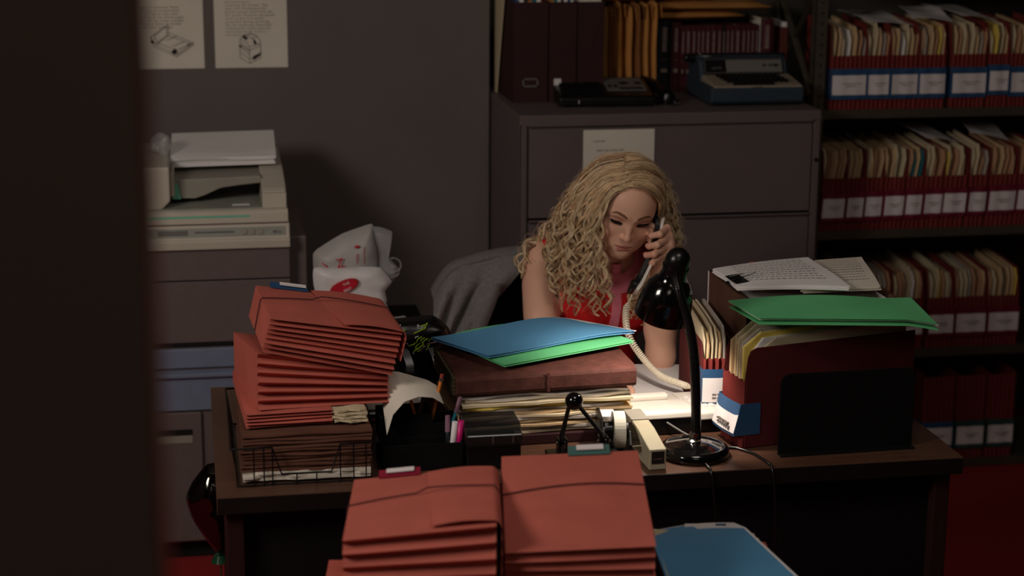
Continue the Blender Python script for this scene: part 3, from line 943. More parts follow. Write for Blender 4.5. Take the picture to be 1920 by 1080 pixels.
for i, (a, b) in enumerate(bot):
    wallet('empty-topped red wallet with a white spine label, %s from the left on the bottom shelf' % ords[i], a, b, 5.352, 0.0305, 'band_green' if i else 'band_blue', 'red wallets on the bottom shelf', rg, hf=0.285, zoff=0.004, hs=0.29, open_top=True)
# loose papers lying over the folder tops
for i, (x, z, w, rz, ry, lb) in enumerate([(2.17, 1.462, 0.16, 8, 4, 'loose white sheet lying over the second and third top-shelf wallets'), (2.30, 1.474, 0.13, -10, 3, 'loose white sheet lying over the fourth top-shelf wallet'),
                                           (2.46, 1.478, 0.14, 14, 6, 'loose white sheet lying over the fifth top-shelf wallet'), (2.36, 1.092, 0.12, 10, 8, 'loose white sheet lying over the seventh second-shelf wallet'), (2.52, 1.100, 0.13, -8, 10, 'loose white sheet lying over the ninth second-shelf wallet')]):
    s = MB().sheet([[(-w / 2 + w * a / 4, 0.22 * b / 4, 0.004 * math.sin(a + b)) for b in range(5)] for a in range(5)], 0.0008).build('loose_sheet', 'paper')
    s.location = (x, 5.40, z)
    s.rotation_euler = (R(6), R(ry), R(rz))
    tag(s, lb, 'paper')
# orange-red board wallet seen behind the brace at the cabinet's end
ob = thing('orange_file_wallet', 'orange-red wallet standing behind the shelving cross brace', 'file wallet', (1.885, 5.60, 1.2345))
MB().box(-.012, .012, 0, .16, 0, 0.20).build('cover', 'orange_board', ob, 0.002)
MB().box(-.008, .008, 0.004, .156, 0.18, 0.215).build('papers', 'paper', ob)
# ---------------------------------------------------------------- the desk
dk = thing('desk', 'dark wood-topped office desk with black front panel, piled with files', 'desk', (0.024, 3.43, 0))
DW, DD = 1.567, 0.76
MB().box(0, DW, 0, DD, 0.704, 0.74).box(0.001, DW - .001, -0.0012, 0.0, 0.7045, 0.7385, 1).box(0.001, DW - .001, 0.0, 0.04, 0.7030, 0.7045, 1).build('desk_top', ['desk_wood', 'desk_edge'], dk, 0.002)
MB().box(0.05, DW - 0.05, 0.05, 0.07, 0.06, 0.704).build('modesty_panel', 'desk_black', dk)
MB().box(0.018, 0.052, 0.02, DD - .02, 0.0, 0.704).build('end_panel', 'desk_end', dk, 0.002)
MB().box(DW - 0.052, DW - 0.018, 0.02, DD - .02, 0.0, 0.704).build('end_panel', 'desk_end', dk, 0.002)
for xa in (0.053, DW - .433):
    p = MB().box(xa, xa + .38, 0.09, DD - .03, 0.04, 0.703).build('pedestal', 'desk_black', dk, 0.002)
    for k in range(3):
        dz = 0.05 + k * 0.215
        d_ = MB().box(xa + .006, xa + .374, DD - .03, DD - .014, dz, dz + .205).build('drawer', 'desk_black', dk, 0.002)
        MB().tube([(xa + .14, DD - .012, dz + .15), (xa + .15, DD + .004, dz + .15), (xa + .23, DD + .004, dz + .15), (xa + .24, DD - .012, dz + .15)], 0.004, 8).build('handle', 'steel', d_)
ZD = 0.74


def wp(o, loc, rot=(0, 0, 0)):
    o.location = loc
    o.rotation_euler = rot
    return o


# ---------------------------------------------------------------- red expanding wallets lying flat
def lying_wallet(name, label, W, D, TL, TR, n, loc, rot, group, flap=None, tab=None, elastic=True, mname='red_file', depth=0.013, seed=1, sag=0.0, left_panel=None, elastic_y=0.55, cat='file wallet'):
    rg = random.Random(seed)
    t = thing(name, label, cat, loc, rot, group)
    nx, nb = 10, 6
    off = [rg.uniform(-.0025, .0025) for _ in range(2 * n + 1)]
    # body: profiles (y,z) along x, front zigzag then bulging back
    prof = []
    for i in range(nx + 1):
        u = i / nx
        T = TL + (TR - TL) * u
        pr = []
        for k in range(2 * n + 1):
            q = k / (2 * n)
            y = (0.0 if k % 2 == 0 else depth) + off[k] + 0.002 * math.sin(3 * u + k)
            if k == 2 * n: y = 0.0
            pr.append((W * u, y, T * q - sag * math.sin(math.pi * u) * (1 if k == 2 * n else q)))
        for k in range(1, nb + 1):
            q = k / nb
            zz = T - sag * math.sin(math.pi * u) + 0.006 * math.sin(math.pi * q) * math.sin(math.pi * u)
            pr.append((W * u, D * q, zz))
        pr.append((W * u, D, 0.0))
        prof.append(pr)
    m = len(prof[0])
    mb = MB()
    vs = [p for pr in prof for p in pr]
    fs = [(i * m + k, (i + 1) * m + k, (i + 1) * m + (k + 1) % m, i * m + (k + 1) % m) for i in range(nx) for k in range(m)]
    mb.add(vs, fs)
    mb.add(vs, [tuple(range(m)), tuple(range(nx * m, (nx + 1) * m))[::-1]])
    mb.build('pleated_body', mname, t)
    if flap:
        xl0, xl1, y0, y1 = flap   # left edge at back / front, front y, back y
        g = []
        for j in range(7):
            q = j / 6
            xl = xl1 + (xl0 - xl1) * q
            y = y0 + (y1 - y0) * q
            row = []
            for i in range(9):
                u = i / 8
                row.append((xl + (W - 0.004 - xl) * u, y, TL + (TR - TL) * (xl + (W - xl) * u) / W + 0.006 + 0.004 * math.sin(math.pi * u) - sag * math.sin(math.pi * (xl + (W - xl) * u) / W)))
            for a in (20, 45, 70, 90):
                row.append((W - 0.004 + 0.014 * math.sin(R(a)), y, TR + 0.006 - 0.014 * (1 - math.cos(R(a)))))
            row.append((W + 0.0105, y, TR * 0.35))
            g.append(row)
        MB().sheet(g, 0.0012).build('flap', mname, t)
    if tab:
        x0, x1, mn, white = tab
        q = TL + (TR - TL) * x0 / W
        q2 = TL + (TR - TL) * x1 / W
        tb_ = MB().sheet([[(x0 + (x1 - x0) * i / 4, D - 0.014 + 0.026 * j / 3, q + (q2 - q) * i / 4 + 0.003 + 0.006 * (j / 3) ** 2) for j in range(4)] for i in range(5)], 0.0012).build('index_tab', mn, t)
        if white:
            a, b = white
            MB().sheet([[(x0 + (x1 - x0) * (a + (b - a) * i / 4), D - 0.004 + 0.014 * j / 3, q + (q2 - q) * (a + (b - a) * i / 4) + 0.0085 + 0.003 * (j / 3) ** 2) for j in range(4)] for i in range(5)], 0.0008).build('label_insert', 'label_white', tb_)
    if elastic:
        y = D * elastic_y
        pts = []
        for u in np.linspace(0, 1, 14):
            T = TL + (TR - TL) * u
            bump = 0.006 * math.sin(math.pi * u)
            if flap and u * W > min(flap[0], flap[1]): bump += 0.008
            pts.append((W * u, y + 0.018 * math.sin(u * 2.2) - .012, T + 0.003 + bump - sag * math.sin(math.pi * u)))
        e = 0.013 if flap else 0.002
        pts = [(-0.002, y - .02, 0.002), (-0.003, y - .012, TL - 0.002)] + pts + [(W + e, y, TR - 0.006), (W + e, y - .01, 0.004)]
        MB().tube(pts, 0.0013, 6).build('elastic_cord', 'elastic', t)
    if left_panel:
        h0, h1, dy = left_panel
        g = [[(-0.004 - 0.010 * (j / 5) ** 2, dy + (D - dy) * i / 6, 0.004 + (h0 + (h1 - h0) * i / 6) * j / 5) for j in range(6)] for i in range(7)]
        MB().sheet(g, 0.0014).build('side_panel', mname, t)
    return t


GP = 'red wallets piled in the wire tray'
# wire tray holding old brown files
wt = thing('wire_tray', 'black wire desk tray full of old brown files at the left end of the desk', 'tray', (0.055, 3.478, ZD))
m = MB()
rim = 0.083
A, B_ = 0.0, 0.295
m.tube([(0, 0, rim), (0.082, 0, rim), (0.10, 0, 0.026), (0.20, 0, 0.026), (0.218, 0, rim), (B_, 0, rim), (B_, 0.42, rim), (A, 0.42, rim), (0, 0, rim)], 0.0022, 6)
m.build('rim', 'black_wire', wt)
m = MB()
m.tube([(0.012, 0.004, 0.004), (B_ - .012, 0.004, 0.004), (B_ - .012, 0.41, 0.004), (0.012, 0.41, 0.004), (0.012, 0.004, 0.004)], 0.002, 6)
for x in (0.045, 0.065, 0.082, 0.13, 0.17, 0.218, 0.245, 0.27):
    zt = rim if (x < 0.09 or x > 0.21) else 0.026
    m.tube([(x, 0.0, zt), (x, 0.002, 0.004), (x, 0.41, 0.004)], 0.0014, 5)
for y in (0.08, 0.16, 0.24, 0.32, 0.41):
    for x in (A, B_):
        m.tube([(x, y, rim), (x + (.012 if x == A else -.012), y, 0.004)], 0.0014, 5)
m.build('wire_mesh', 'black_wire', wt)
rg = random.Random(3)
for k in range(5):
    z = 0.766 + k * 0.0158
    b = thing('old_file', 'worn brown file in the wire tray, %s of the five' % ['lowest', 'second lowest', 'middle one', 'fourth up', 'topmost'][k], 'file', (0.075 + rg.uniform(-.003, .004), 3.496 + rg.uniform(-.004, .004), z), (0, 0, R(rg.uniform(-1, 1))), 'old brown files in the wire tray')
    g = MB()
    W_, D_ = 0.262, 0.36
    for q in range(3):
        zz = 0.001 + q * 0.0048
        g.sheet([[(W_ * i / 8, (0.004 if q == 1 else 0.0) + rg.uniform(0, .002) + D_ * j / 6, zz + 0.0012 * math.sin(i * 1.1 + q * 2 + k * 3) * (1 - j / 6) + .001) for j in range(7)] for i in range(9)], 0.0040)
    g.build('cover', 'old_brown', b)
for k in range(3):
    b = thing('torn_paper_bundle', 'torn-edged white paper at the bottom of the wire tray', 'paper', (0.078, 3.492, 0.7455 + k * 0.0068), group='torn papers in the wire tray')
    MB().sheet([[(0.258 * i / 12, rg.uniform(0, .010) + 0.36 * j / 5, 0.003 + rg.uniform(0, .0006)) for j in range(6)] for i in range(13)], 0.0058).build('sheets', 'paper_warm', b)

lying_wallet('red_wallet', 'flat red wallet with four thin pleats just above the wire tray, bottom of its pile', 0.176, 0.33, 0.028, 0.028, 4, (0.088, 3.530, 0.848), (0, 0, R(3)), GP, elastic=False, seed=2)
for k in range(4):
    b = thing('manila_paper', 'dog-eared yellowish paper beside the flat bottom red wallet', 'paper', (0.267, 3.535 + 0.003 * k, 0.8488 + k * 0.0066), (0, 0, R(-1)), 'yellowish papers by the bottom wallet')
    MB().sheet([[(0.068 * i / 6 - 0.004 * (k % 2), 0.004 * math.sin(i * 1.7 + k) + 0.3 * j / 4, 0.003 + 0.0015 * math.sin(i * 1.2 + k)) for j in range(5)] for i in range(7)], 0.0042).build('sheets', 'manila_pale', b)
lying_wallet('red_wallet', 'bulging red accordion wallet in the middle of the tray pile', 0.272, 0.30, 0.116, 0.072, 6, (0.116, 3.545, 0.881), (R(-6), R(1.5), R(8)), GP, elastic=False, seed=5, depth=0.019)
lying_wallet('red_wallet', 'red accordion wallet with blue tab on top of the tray pile, slanting down rightward', 0.272, 0.285, 0.070, 0.088, 7, (0.128, 3.556, 1.000), (R(0.5), R(14.0), R(4)), GP, flap=(0.118, 0.150, 0.004, 0.275), tab=(0.030, 0.112, 'band_blue', (0.25, 0.95)), seed=8, depth=0.018, elastic_y=0.62)

# curling strip of paper
pa = [(0.375, 3.545, 0.815), (0.388, 3.545, 0.858), (0.412, 3.545, 0.885), (0.442, 3.55, 0.893), (0.472, 3.555, 0.888), (0.495, 3.56, 0.872)]
pb = [(0.372, 3.66, 0.905), (0.385, 3.66, 0.919), (0.412, 3.655, 0.917), (0.442, 3.65, 0.908), (0.472, 3.645, 0.899), (0.491, 3.64, 0.888)]
s = MB().sheet([[tuple(Vector(a).lerp(Vector(b), j / 5)) for j in range(6)] for a, b in zip(pa, pb)], 0.0007).build('paper_strip', 'paper_warm')
tag(s, 'curling cream strip of paper slipping out beside the red wallets', 'paper')

# pen organiser and pens
po = thing('pen_organizer', 'black desk organizer full of pens between the wire tray and the manila pile', 'pen holder', (0.445, 3.60, ZD))
m = MB()
def cup(m, x0, x1, y0, y1, h):
    m.box(x0, x1, y0, y0 + .003, 0, h).box(x0, x1, y1 - .003, y1, 0, h).box(x0, x0 + .003, y0, y1, 0, h).box(x1 - .003, x1, y0, y1, 0, h).box(x0, x1, y0, y1, 0, .003)
cup(m, -0.082, 0.03, -0.02, 0.06, 0.105)
cup(m, -0.082, 0.085, -0.075, -0.02, 0.058)
cup(m, 0.03, 0.085, -0.02, 0.06, 0.085)
m.build('holder_body', 'black_matte', po, 0.002)


def pencil(label, a, b, r, mname, tip=None, group=None, kind='pencil', end=None):
    a, b = Vector(a), Vector(b)
    t = thing(kind, label, kind, a, (0, 0, 0), group)
    d = b - a
    MB().tube([(0, 0, 0), d], r, 6).build('barrel', mname, t)
    u = d.normalized()
    if end == 'eraser':
        MB().tube([d, d + u * 0.007], r * 1.08, 10).build('ferrule', 'chrome', t)
        MB().tube([d + u * 0.007, d + u * 0.016], r, 10).build('eraser', 'eraser', t)
    elif end:
        MB().tube([d - u * 0.03, d + u * 0.004], r * 1.2, 10).build('cap', end, t)
    return t


pencil('orange pencil with worn eraser standing highest in the black organizer', (0.455, 3.595, 0.746), (0.496, 3.612, 0.905), 0.0040, 'pencil_orange', end='eraser', group='pens and pencils in the organizer')
pencil('orange pencil leaning left at the left side of the organizer', (0.395, 3.63, 0.746), (0.388, 3.60, 0.872), 0.0038, 'pencil_orange', group='pens and pencils in the organizer')
pencil('orange pencil leaning right in the middle of the organizer', (0.465, 3.64, 0.746), (0.432, 3.60, 0.868), 0.0038, 'pencil_orange', group='pens and pencils in the organizer')
pencil('dark wood pencil behind the curled paper strip', (0.43, 3.64, 0.746), (0.462, 3.62, 0.875), 0.0038, 'old_brown', group='pens and pencils in the organizer')
pencil('teal pen tilted rightward in the organizer', (0.500, 3.61, 0.746), (0.535, 3.60, 0.868), 0.0038, 'teal_card', end='purple_soft', group='pens and pencils in the organizer', kind='pen')
pencil('dark blue pen upright beside the pink highlighter', (0.50, 3.545, 0.746), (0.502, 3.55, 0.845), 0.0045, 'type_dark', end='purple_soft', group='pens and pencils in the organizer', kind='pen')
pencil('white marker standing against the pink highlighter', (0.508, 3.548, 0.746), (0.516, 3.54, 0.838), 0.0065, 'paper', group='pens and pencils in the organizer', kind='marker')
pencil('bright pink highlighter at the right end of the organizer', (0.521, 3.55, 0.746), (0.5285, 3.54, 0.839), 0.0068, 'pink_plastic', group='pens and pencils in the organizer', kind='highlighter')

# handbag behind, patterned scarf, loose papers
hb = thing('handbag', 'black leather handbag with neon scribble pattern standing behind the organizer', 'handbag', (0.485, 4.10, ZD))
hbm = pillow_mb([(-0.115, 0.0), (0.105, 0.0), (0.112, 0.07), (0.098, 0.148), (0.06, 0.180), (0.0, 0.178), (-0.07, 0.170), (-0.11, 0.12)], 0.0, 0.075, amp=0.003, seed=5)
hbm.build('bag_body', 'black_plastic', hb)
pillow_mb([(-0.100, 0.178), (-0.02, 0.185), (0.05, 0.188), (0.085, 0.165), (0.06, 0.142), (0.0, 0.112), (-0.06, 0.085), (-0.095, 0.10)], -0.055, 0.035, amp=0.003, seed=8).build('flap', 'black_plastic', hb)
rg = random.Random(9)
for k in range(40):
    x, z = rg.uniform(-.065, .058), 0.0
    z = 0.108 + rg.uniform(0, .068) + x * 0.12
    a = rg.uniform(0.3, 1.3)
    L = rg.uniform(.008, .022)
    yy = -0.092 + 8.0 * x * x + 9.0 * (z - .148) ** 2
    m = MB()
    pts = [(x + L * t * math.cos(a) + 0.004 * math.sin(t * 4 + k), yy + 0.004 * abs(t - .5), z + L * t * math.sin(a)) for t in np.linspace(0, 1, 7)]
    m.tube(pts, 0.0014, 5)
    m.build('scribble_print', ['neon', 'neon', 'paper', 'neon', 'purple_soft'][k % 5], hb)
for sx in (-0.02, 0.045):
    MB().sheet([[(sx + 0.018 * (j - .5) + 0.012 * math.sin(i * .6), -0.085 - 0.035 * math.sin(i / 8 * math.pi), 0.125 - 0.118 * i / 8) for j in (0, 1)] for i in range(9)], 0.003).build('strap', 'black_plastic', hb)
for k, (x, y, rz, mn, lb) in enumerate([(0.42, 3.93, 5, 'red_dark', 'dark red folder lying under the loose sheets beside the handbag'), (0.425, 3.93, -6, 'paper', 'white sheet lying on the dark red folder by the handbag'), (0.41, 3.94, 9, 'manila_grey', 'greyish sheet topmost in the little pile by the handbag')]):
    s = MB().sheet([[(-0.07 + 0.14 * i / 4, -0.08 + 0.15 * j / 4, 0.002 * math.sin(i + j + k)) for j in range(5)] for i in range(5)], 0.003).build('loose_folder' if k == 0 else 'loose_sheet', mn)
    wp(s, (x, y, 0.748 + 0.0125 * k), (0, R(1), R(rz)))
    tag(s, lb, 'folder' if k == 0 else 'paper')
for k, (x, y, z, rz) in enumerate([(0.49, 4.67, 0.745, 12)]):
    s = MB().sheet([[(-0.09 + 0.18 * i / 4, -0.10 + 0.2 * j / 4, 0.003 * math.sin(i * .8 + j)) for j in range(5)] for i in range(5)], 0.004).build('loose_sheet', 'paper')
    wp(s, (x, y, z - .008), (0, 0, R(rz)))
    tag(s, 'white sheets sticking out from beneath the plastic bag', 'paper')

# ---------------------------------------------------------------- manila pile with the brown wallet and blue folder
rg = random.Random(21)
cols = ['red_dark', 'manila_pale', 'manila_grey', 'manila', 'manila_pale', 'manila_grey', 'manila_pale', 'manila', 'manila_grey', 'yellow_paper', 'manila_pale', 'paper_warm', 'paper', 'manila']
z = ZD + 0.001
s = box('brown_book', 'binder_maroon', -0.185, 0.195, 0, 0.25, 0, 0.022, None, 0.002)
wp(s, (0.735, 3.655, z), (0, 0, R(2)))
tag(s, 'dark reddish-brown book at the very bottom beneath the manila pile', 'book')
z += 0.0235
for k in range(12):
    th = rg.uniform(.0056, .0078)
    w = rg.uniform(.36, .39)
    s = MB().sheet([[(-w / 2 + w * i / 14, (0.004 * math.sin(i * .9 + k * 2) if j == 0 else 0) + 0.26 * j / 6, th / 2 + 0.0009 * math.sin(i * .7 + k) * (1 - j / 6) + 0.0005 * math.sin(i * 2.1 + k * k)) for j in range(7)] for i in range(15)], th * 0.80).build('manila_folder', cols[k + 1])
    wp(s, (0.733 + rg.uniform(-.008, .008), 3.668 + rg.uniform(-.008, .006), z), (0, 0, R(2.5 + rg.uniform(-2, 2))))
    tag(s, 'limp paper-filled folder in the pile squeezed beneath the brown wallet', 'folder', 'folders in the centre pile')
    z += th + 0.0006
bw = thing('brown_wallet', 'dark brown leathery document wallet lying on the pile of manila folders', 'document wallet', (0.535, 3.655, z + 0.002), (R(-1.5), R(-0.5), R(2)), None)
m = MB()
m.prism([(0.0, 0.002), (-0.004, 0.01), (-0.004, 0.036), (0.0, 0.044), (0.02, 0.048), (0.25, 0.056), (0.25, 0.0)], 'x', 0.0, 0.398)
m.build('cover', 'brown_leather', bw, 0.003, 2)
m = MB()
for k in range(5):
    m.prism([(0.008, 0.004 + k * 0.0086), (0.25, 0.004 + k * 0.0102), (0.25, 0.0105 + k * 0.0102), (0.008, 0.0105 + k * 0.0084)], 'x', -0.006 + 0.001 * (k % 2), 0.0)
m.build('gusset', 'brown_edge', bw)
MB().sheet([[(0.198 + 0.002 * math.sin(j * 3), -0.0048 + 0 * j, 0.002 + 0.042 * j / 4) for j in range(5)], [(0.204 + 0.002 * math.sin(j * 3), -0.0048, 0.002 + 0.042 * j / 4) for j in range(5)]], 0.0015).build('cover_seam', 'brown_leather', bw)
ZW = z + 0.060
def folder_pair(name, label, corners, m, lift, nlayers=2, gap=0.004, papers=True, fold=0.0, dx=0.0, par=None, skew=0.0):
    """corners: back-left, front-left, front-right, back-right in world; two card leaves with papers between"""
    bl, fl, fr, br = [Vector(c) for c in corners]
    c0 = (bl + fl + fr + br) / 4
    t = thing(name, label, 'folder', c0)
    for L in range(nlayers):
        g = []
        for i in range(13):
            u = i / 12
            row = []
            for j in range(9):
                v = j / 8
                p = (fl * (1 - u) + fr * u) * (1 - v) + (bl * (1 - u) + br * u) * v - c0
                p = p + Vector((0, 0, lift(u, v) - gap * L))
                if L: p = p + Vector((skew * 0.2, -skew, 0))
                row.append(p)
            g.append(row)
        MB().sheet(g, 0.0012).build('cover' if L == 0 else 'back_cover', m, t)
        if L == 0 and papers:
            gp = [[Vector(q) + Vector((0.006, 0.008, -gap * .45)) for q in r_] for r_ in g]
            MB().sheet(gp, 0.0016).build('papers', 'paper', t)
    return t


zb = ZW + 0.004
folder_pair('green_folder', 'green card folder poking out beneath the blue folder on the brown wallet', [(0.535, 3.905, zb), (0.640, 3.660, zb + .001), (0.955, 3.790, zb + .006), (0.862, 3.975, zb + .010)], 'green_card', lambda u, v: 0.004 + 0.012 * math.sin(math.pi * min(1, u * 1.1)) * v, papers=False)
folder_pair('blue_folder', 'bright blue card folder on top of the brown wallet in the middle of the desk', [(0.512, 3.880, zb + .008), (0.612, 3.700, zb + .012), (0.965, 3.825, zb + .019), (0.868, 3.985, zb + .006)], 'blue_card', lambda u, v: 0.004 + 0.016 * math.sin(math.pi * u ** 2.0) * (0.35 + 0.65 * v), gap=0.005)

# ---------------------------------------------------------------- small desk things
# smoked card box
cb = thing('card_box', 'smoky black plastic card box in front of the manila pile', 'card box', (0.592, 3.55, ZD))
MB().box(-0.056, 0.058, -0.04, 0.055, 0, 0.055).build('base', 'black_plastic', cb, 0.003)
addm('smoke_plastic', (30, 34, 36), 0.15, vary=0.05, alpha=0.75, spec=0.6)
m = MB().prism([(-0.044, 0.054), (-0.046, 0.075), (-0.02, 0.092), (0.058, 0.095), (0.058, 0.054)], 'x', -0.058, 0.060)
m.build('lid', 'smoke_plastic', cb, 0.003)
for x in (-0.004, 0.038):
    MB().prism([(-0.0475, 0.058), (-0.0475, 0.074), (-0.045, 0.074), (-0.045, 0.058)], 'x', x, x + .004).build('lid_rib', 'steel', cb)
# hole punch
hp = thing('hole_punch', 'black hole punch with two arms meeting at a glossy ball knob', 'hole punch', (0.782, 3.52, ZD))
MB().box(-0.085, 0.085, -0.03, 0.035, 0, 0.014).box(-0.075, 0.075, -0.02, 0.03, 0.014, 0.026).build('base', 'black_plastic', hp, 0.003)
for sx in (-1, 1):
    m = MB().box(sx * 0.044 - .010, sx * 0.044 - .006, -.012, .014, 0.024, 0.058).box(sx * 0.044 + .006, sx * 0.044 + .010, -.012, .014, 0.024, 0.058)
    br_ = m.build('bracket', 'black_plastic', hp, 0.001)
    MB().tube([(sx * 0.044 - .012, 0, 0.048), (sx * 0.044 + .012, 0, 0.048)], 0.0035, 8).build('pivot_pin', 'steel', br_)
    MB().tube([(sx * 0.044, 0, 0.046), (sx * 0.042 - .003, -.004, 0.066), (sx * 0.010 - .022, -.010, 0.130)], [0.0078, 0.0075, 0.0062], 8, flat=0.7).build('lever_arm', 'black_plastic', hp)
    MB().tube([(sx * 0.044, 0.0, 0.014), (sx * 0.044, 0.0, 0.045)], 0.004, 8).build('punch_pin', 'steel', hp)
MB().ball((-0.022, -.012, 0.141), 0.0190, 14).build('ball_knob', 'black_gloss', hp)
# tape dispenser
td = thing('tape_dispenser', 'black tape dispenser with a roll of white tape beside the hole punch', 'tape dispenser', (0.872, 3.585, ZD), (0, 0, R(-6)))
m = MB().prism([(-0.05, 0.0), (-0.052, 0.03), (-0.03, 0.062), (0.01, 0.072), (0.075, 0.075), (0.085, 0.0)], 'x', -0.038, -0.030)
m.prism([(-0.05, 0.0), (-0.052, 0.03), (-0.03, 0.055), (0.03, 0.05), (0.085, 0.02), (0.085, 0.0)], 'x', 0.020, 0.026)
m.box(-0.038, 0.026, -0.05, 0.085, 0, 0.012)
m.build('holder_body', 'black_plastic', td, 0.002)
rl = MB()
n = 36
for ra, rb, x0, x1 in ((0.040, 0.022, -0.012, 0.0125),):
    vs = []
    for r_, x in ((ra, x0), (ra, x1), (rb, x1), (rb, x0)):
        vs += [(x, -0.012 + r_ * math.cos(2 * math.pi * i / n), 0.052 + r_ * math.sin(2 * math.pi * i / n)) for i in range(n)]
    fs = []
    for q in range(4):
        a, b = q * n, ((q + 1) % 4) * n
        fs += [(a + i, a + (i + 1) % n, b + (i + 1) % n, b + i) for i in range(n)]
    rl.add(vs, fs, 0, False)
rl.build('tape_roll', 'tape_white', td)
MB().tube([(-0.03, -0.012, 0.052), (0.02, -0.012, 0.052)], 0.019, 16).build('hub', 'black_plastic', td)
MB().prism([(0.03, 0.060), (0.075, 0.064), (0.075, 0.070), (0.03, 0.068)], 'x', -0.030, 0.0).build('cutter', 'label_white', td)
# stapler
sp = thing('stapler', 'beige stapler with its square nose towards the desk edge', 'stapler', (0.927, 3.452, ZD + .001), (0, 0, R(2)))
w = 0.0185
m = MB().prism([(0.0, 0.0), (0.0, 0.0445), (0.02, 0.048), (0.09, 0.062), (0.135, 0.066), (0.135, 0.058), (0.09, 0.05), (0.06, 0.030), (0.045, 0.0)], 'x', -w, w)
bd = m.build('nose_body', 'stapler_beige', sp, 0.002)
MB().box(-w + .005, w - .005, -0.0012, 0.0, 0.014, 0.040).build('nose_opening', 'cabinet_gap', bd)
MB().prism([(-0.0016, 0.022), (-0.0016, 0.026), (0.0, 0.026), (0.0, 0.022)], 'x', -w + .009, w - .009).build('nose_blade', 'steel', bd)
MB().prism([(0.137, 0.060), (0.137, 0.068), (0.20, 0.070), (0.21, 0.060), (0.21, 0.0), (0.17, 0.0), (0.165, 0.05)], 'x', -w - .001, w + .001).build('tail_cap', 'beige_dark', sp, 0.002)
MB().prism([(0.045, 0.0), (0.045, 0.008), (0.17, 0.008), (0.17, 0.0)], 'x', -w, w).build('base_plate', 'stapler_beige', sp, 0.001)

# desk lamp
lp = thing('desk_lamp', 'black gooseneck desk lamp, lit, shining onto the telephone', 'lamp', (1.028, 3.535, ZD))
MB().lathe([(0.070, 0.0), (0.0745, 0.004), (0.0745, 0.014), (0.071, 0.020), (0.066, 0.0235), (0.062, 0.0225), (0.058, 0.0245), (0.02, 0.030), (0.0, 0.031)], n=48).build('base', 'black_gloss', lp)
MB().lathe([(0.016, 0.029), (0.016, 0.034), (0.011, 0.037), (0.011, 0.05)], n=24).build('collar', 'chrome', lp)
stem = [(0.004, 0.0, 0.03), (0.003, 0.002, 0.08), (0.0, 0.004, 0.15), (-0.004, 0.006, 0.21), (-0.012, 0.008, 0.262), (-0.023, 0.010, 0.305), (-0.037, 0.012, 0.345), (-0.045, 0.016, 0.376), (-0.046, 0.022, 0.396)]
S = [Vector(p) for p in stem]
fine = []
for i in range(len(S) - 1):
    p0, p1, p2, p3 = S[max(0, i - 1)], S[i], S[i + 1], S[min(len(S) - 1, i + 2)]
    for k in range(6):
        t = k / 6
        fine.append(0.5 * ((2 * p1) + (-p0 + p2) * t + (2 * p0 - 5 * p1 + 4 * p2 - p3) * t * t + (-p0 + 3 * p1 - 3 * p2 + p3) * t ** 3))
MB().tube(fine[:20], 0.0105, 14).build('stem', 'black_plastic', lp)
rib, rr_ = [], []
f2 = fine[18:]
for i in range(len(f2) - 1):
    for k in range(8):
        rib.append(f2[i].lerp(f2[i + 1], k / 8))
        rr_.append(0.0104 + 0.0003 * math.sin(len(rib) * 1.57))
MB().tube(rib, rr_, 14).build('gooseneck', 'black_plastic', lp)
hd = Vector((-0.038, 0.035, 0.418))
ax = Vector((-0.15, 0.30, -0.94)).normalized()
MB().lathe([(0.0, -0.027), (0.012, -0.0245), (0.021, -0.017), (0.0262, -0.006), (0.027, 0.004), (0.0262, 0.013), (0.0285, 0.0135), (0.0285, 0.018), (0.0268, 0.0185), (0.0268, 0.034)], hd, ax, 36).build('ball_cap', 'black_plastic', lp)
MB().lathe([(0.0268, 0.030), (0.0285, 0.034), (0.0295, 0.040), (0.036, 0.048), (0.048, 0.063), (0.0545, 0.085), (0.0585, 0.108), (0.060, 0.135), (0.0585, 0.135), (0.057, 0.108), (0.053, 0.086), (0.045, 0.066), (0.034, 0.052), (0.02, 0.046), (0.0, 0.045)], hd, ax, 48).build('shade', ['black_gloss'], lp)
blb = bpy.data.materials.new('bulb_glow')
blb.use_nodes = True
blb.node_tree.nodes['Principled BSDF'].inputs['Emission Color'].default_value = (1, .86, .70, 1)
blb.node_tree.nodes['Principled BSDF'].inputs['Emission Strength'].default_value = 6
M['bulb_glow'] = blb
q = hd + ax * 0.075
MB().ball(q, 0.016, 10).build('bulb', 'bulb_glow', lp)
sl = bpy.data.lights.new('lamp_light', 'SPOT')
sl.energy = 6.0
sl.color = (1.0, 0.86, 0.74)
sl.spot_size = R(125)
sl.spot_blend = 0.5
sl.shadow_soft_size = 0.018
slo = bpy.data.objects.new('lamp_light', sl)
COL.objects.link(slo)
slo.parent = lp
slo.location = hd + ax * 0.098
slo.rotation_euler = ax.to_track_quat('-Z', 'Y').to_euler()
lc = [(0.070, 0.03, 0.004), (0.10, 0.02, 0.004), (0.125, -0.02, 0.004), (0.135, -0.07, 0.004), (0.139, -0.101, 0.003), (0.141, -0.110, -0.01), (0.146, -0.112, -0.06), (0.150, -0.112, -0.14), (0.152, -0.112, -0.30)]
MB().tube(lc, 0.003, 8).tube([(0.004, -0.07, 0.006), (0.006, -0.103, 0.004), (0.008, -0.111, -0.006), (0.014, -0.112, -0.06), (0.022, -0.112, -0.12)], 0.003, 8).build('power_cord', 'black_plastic', lp)

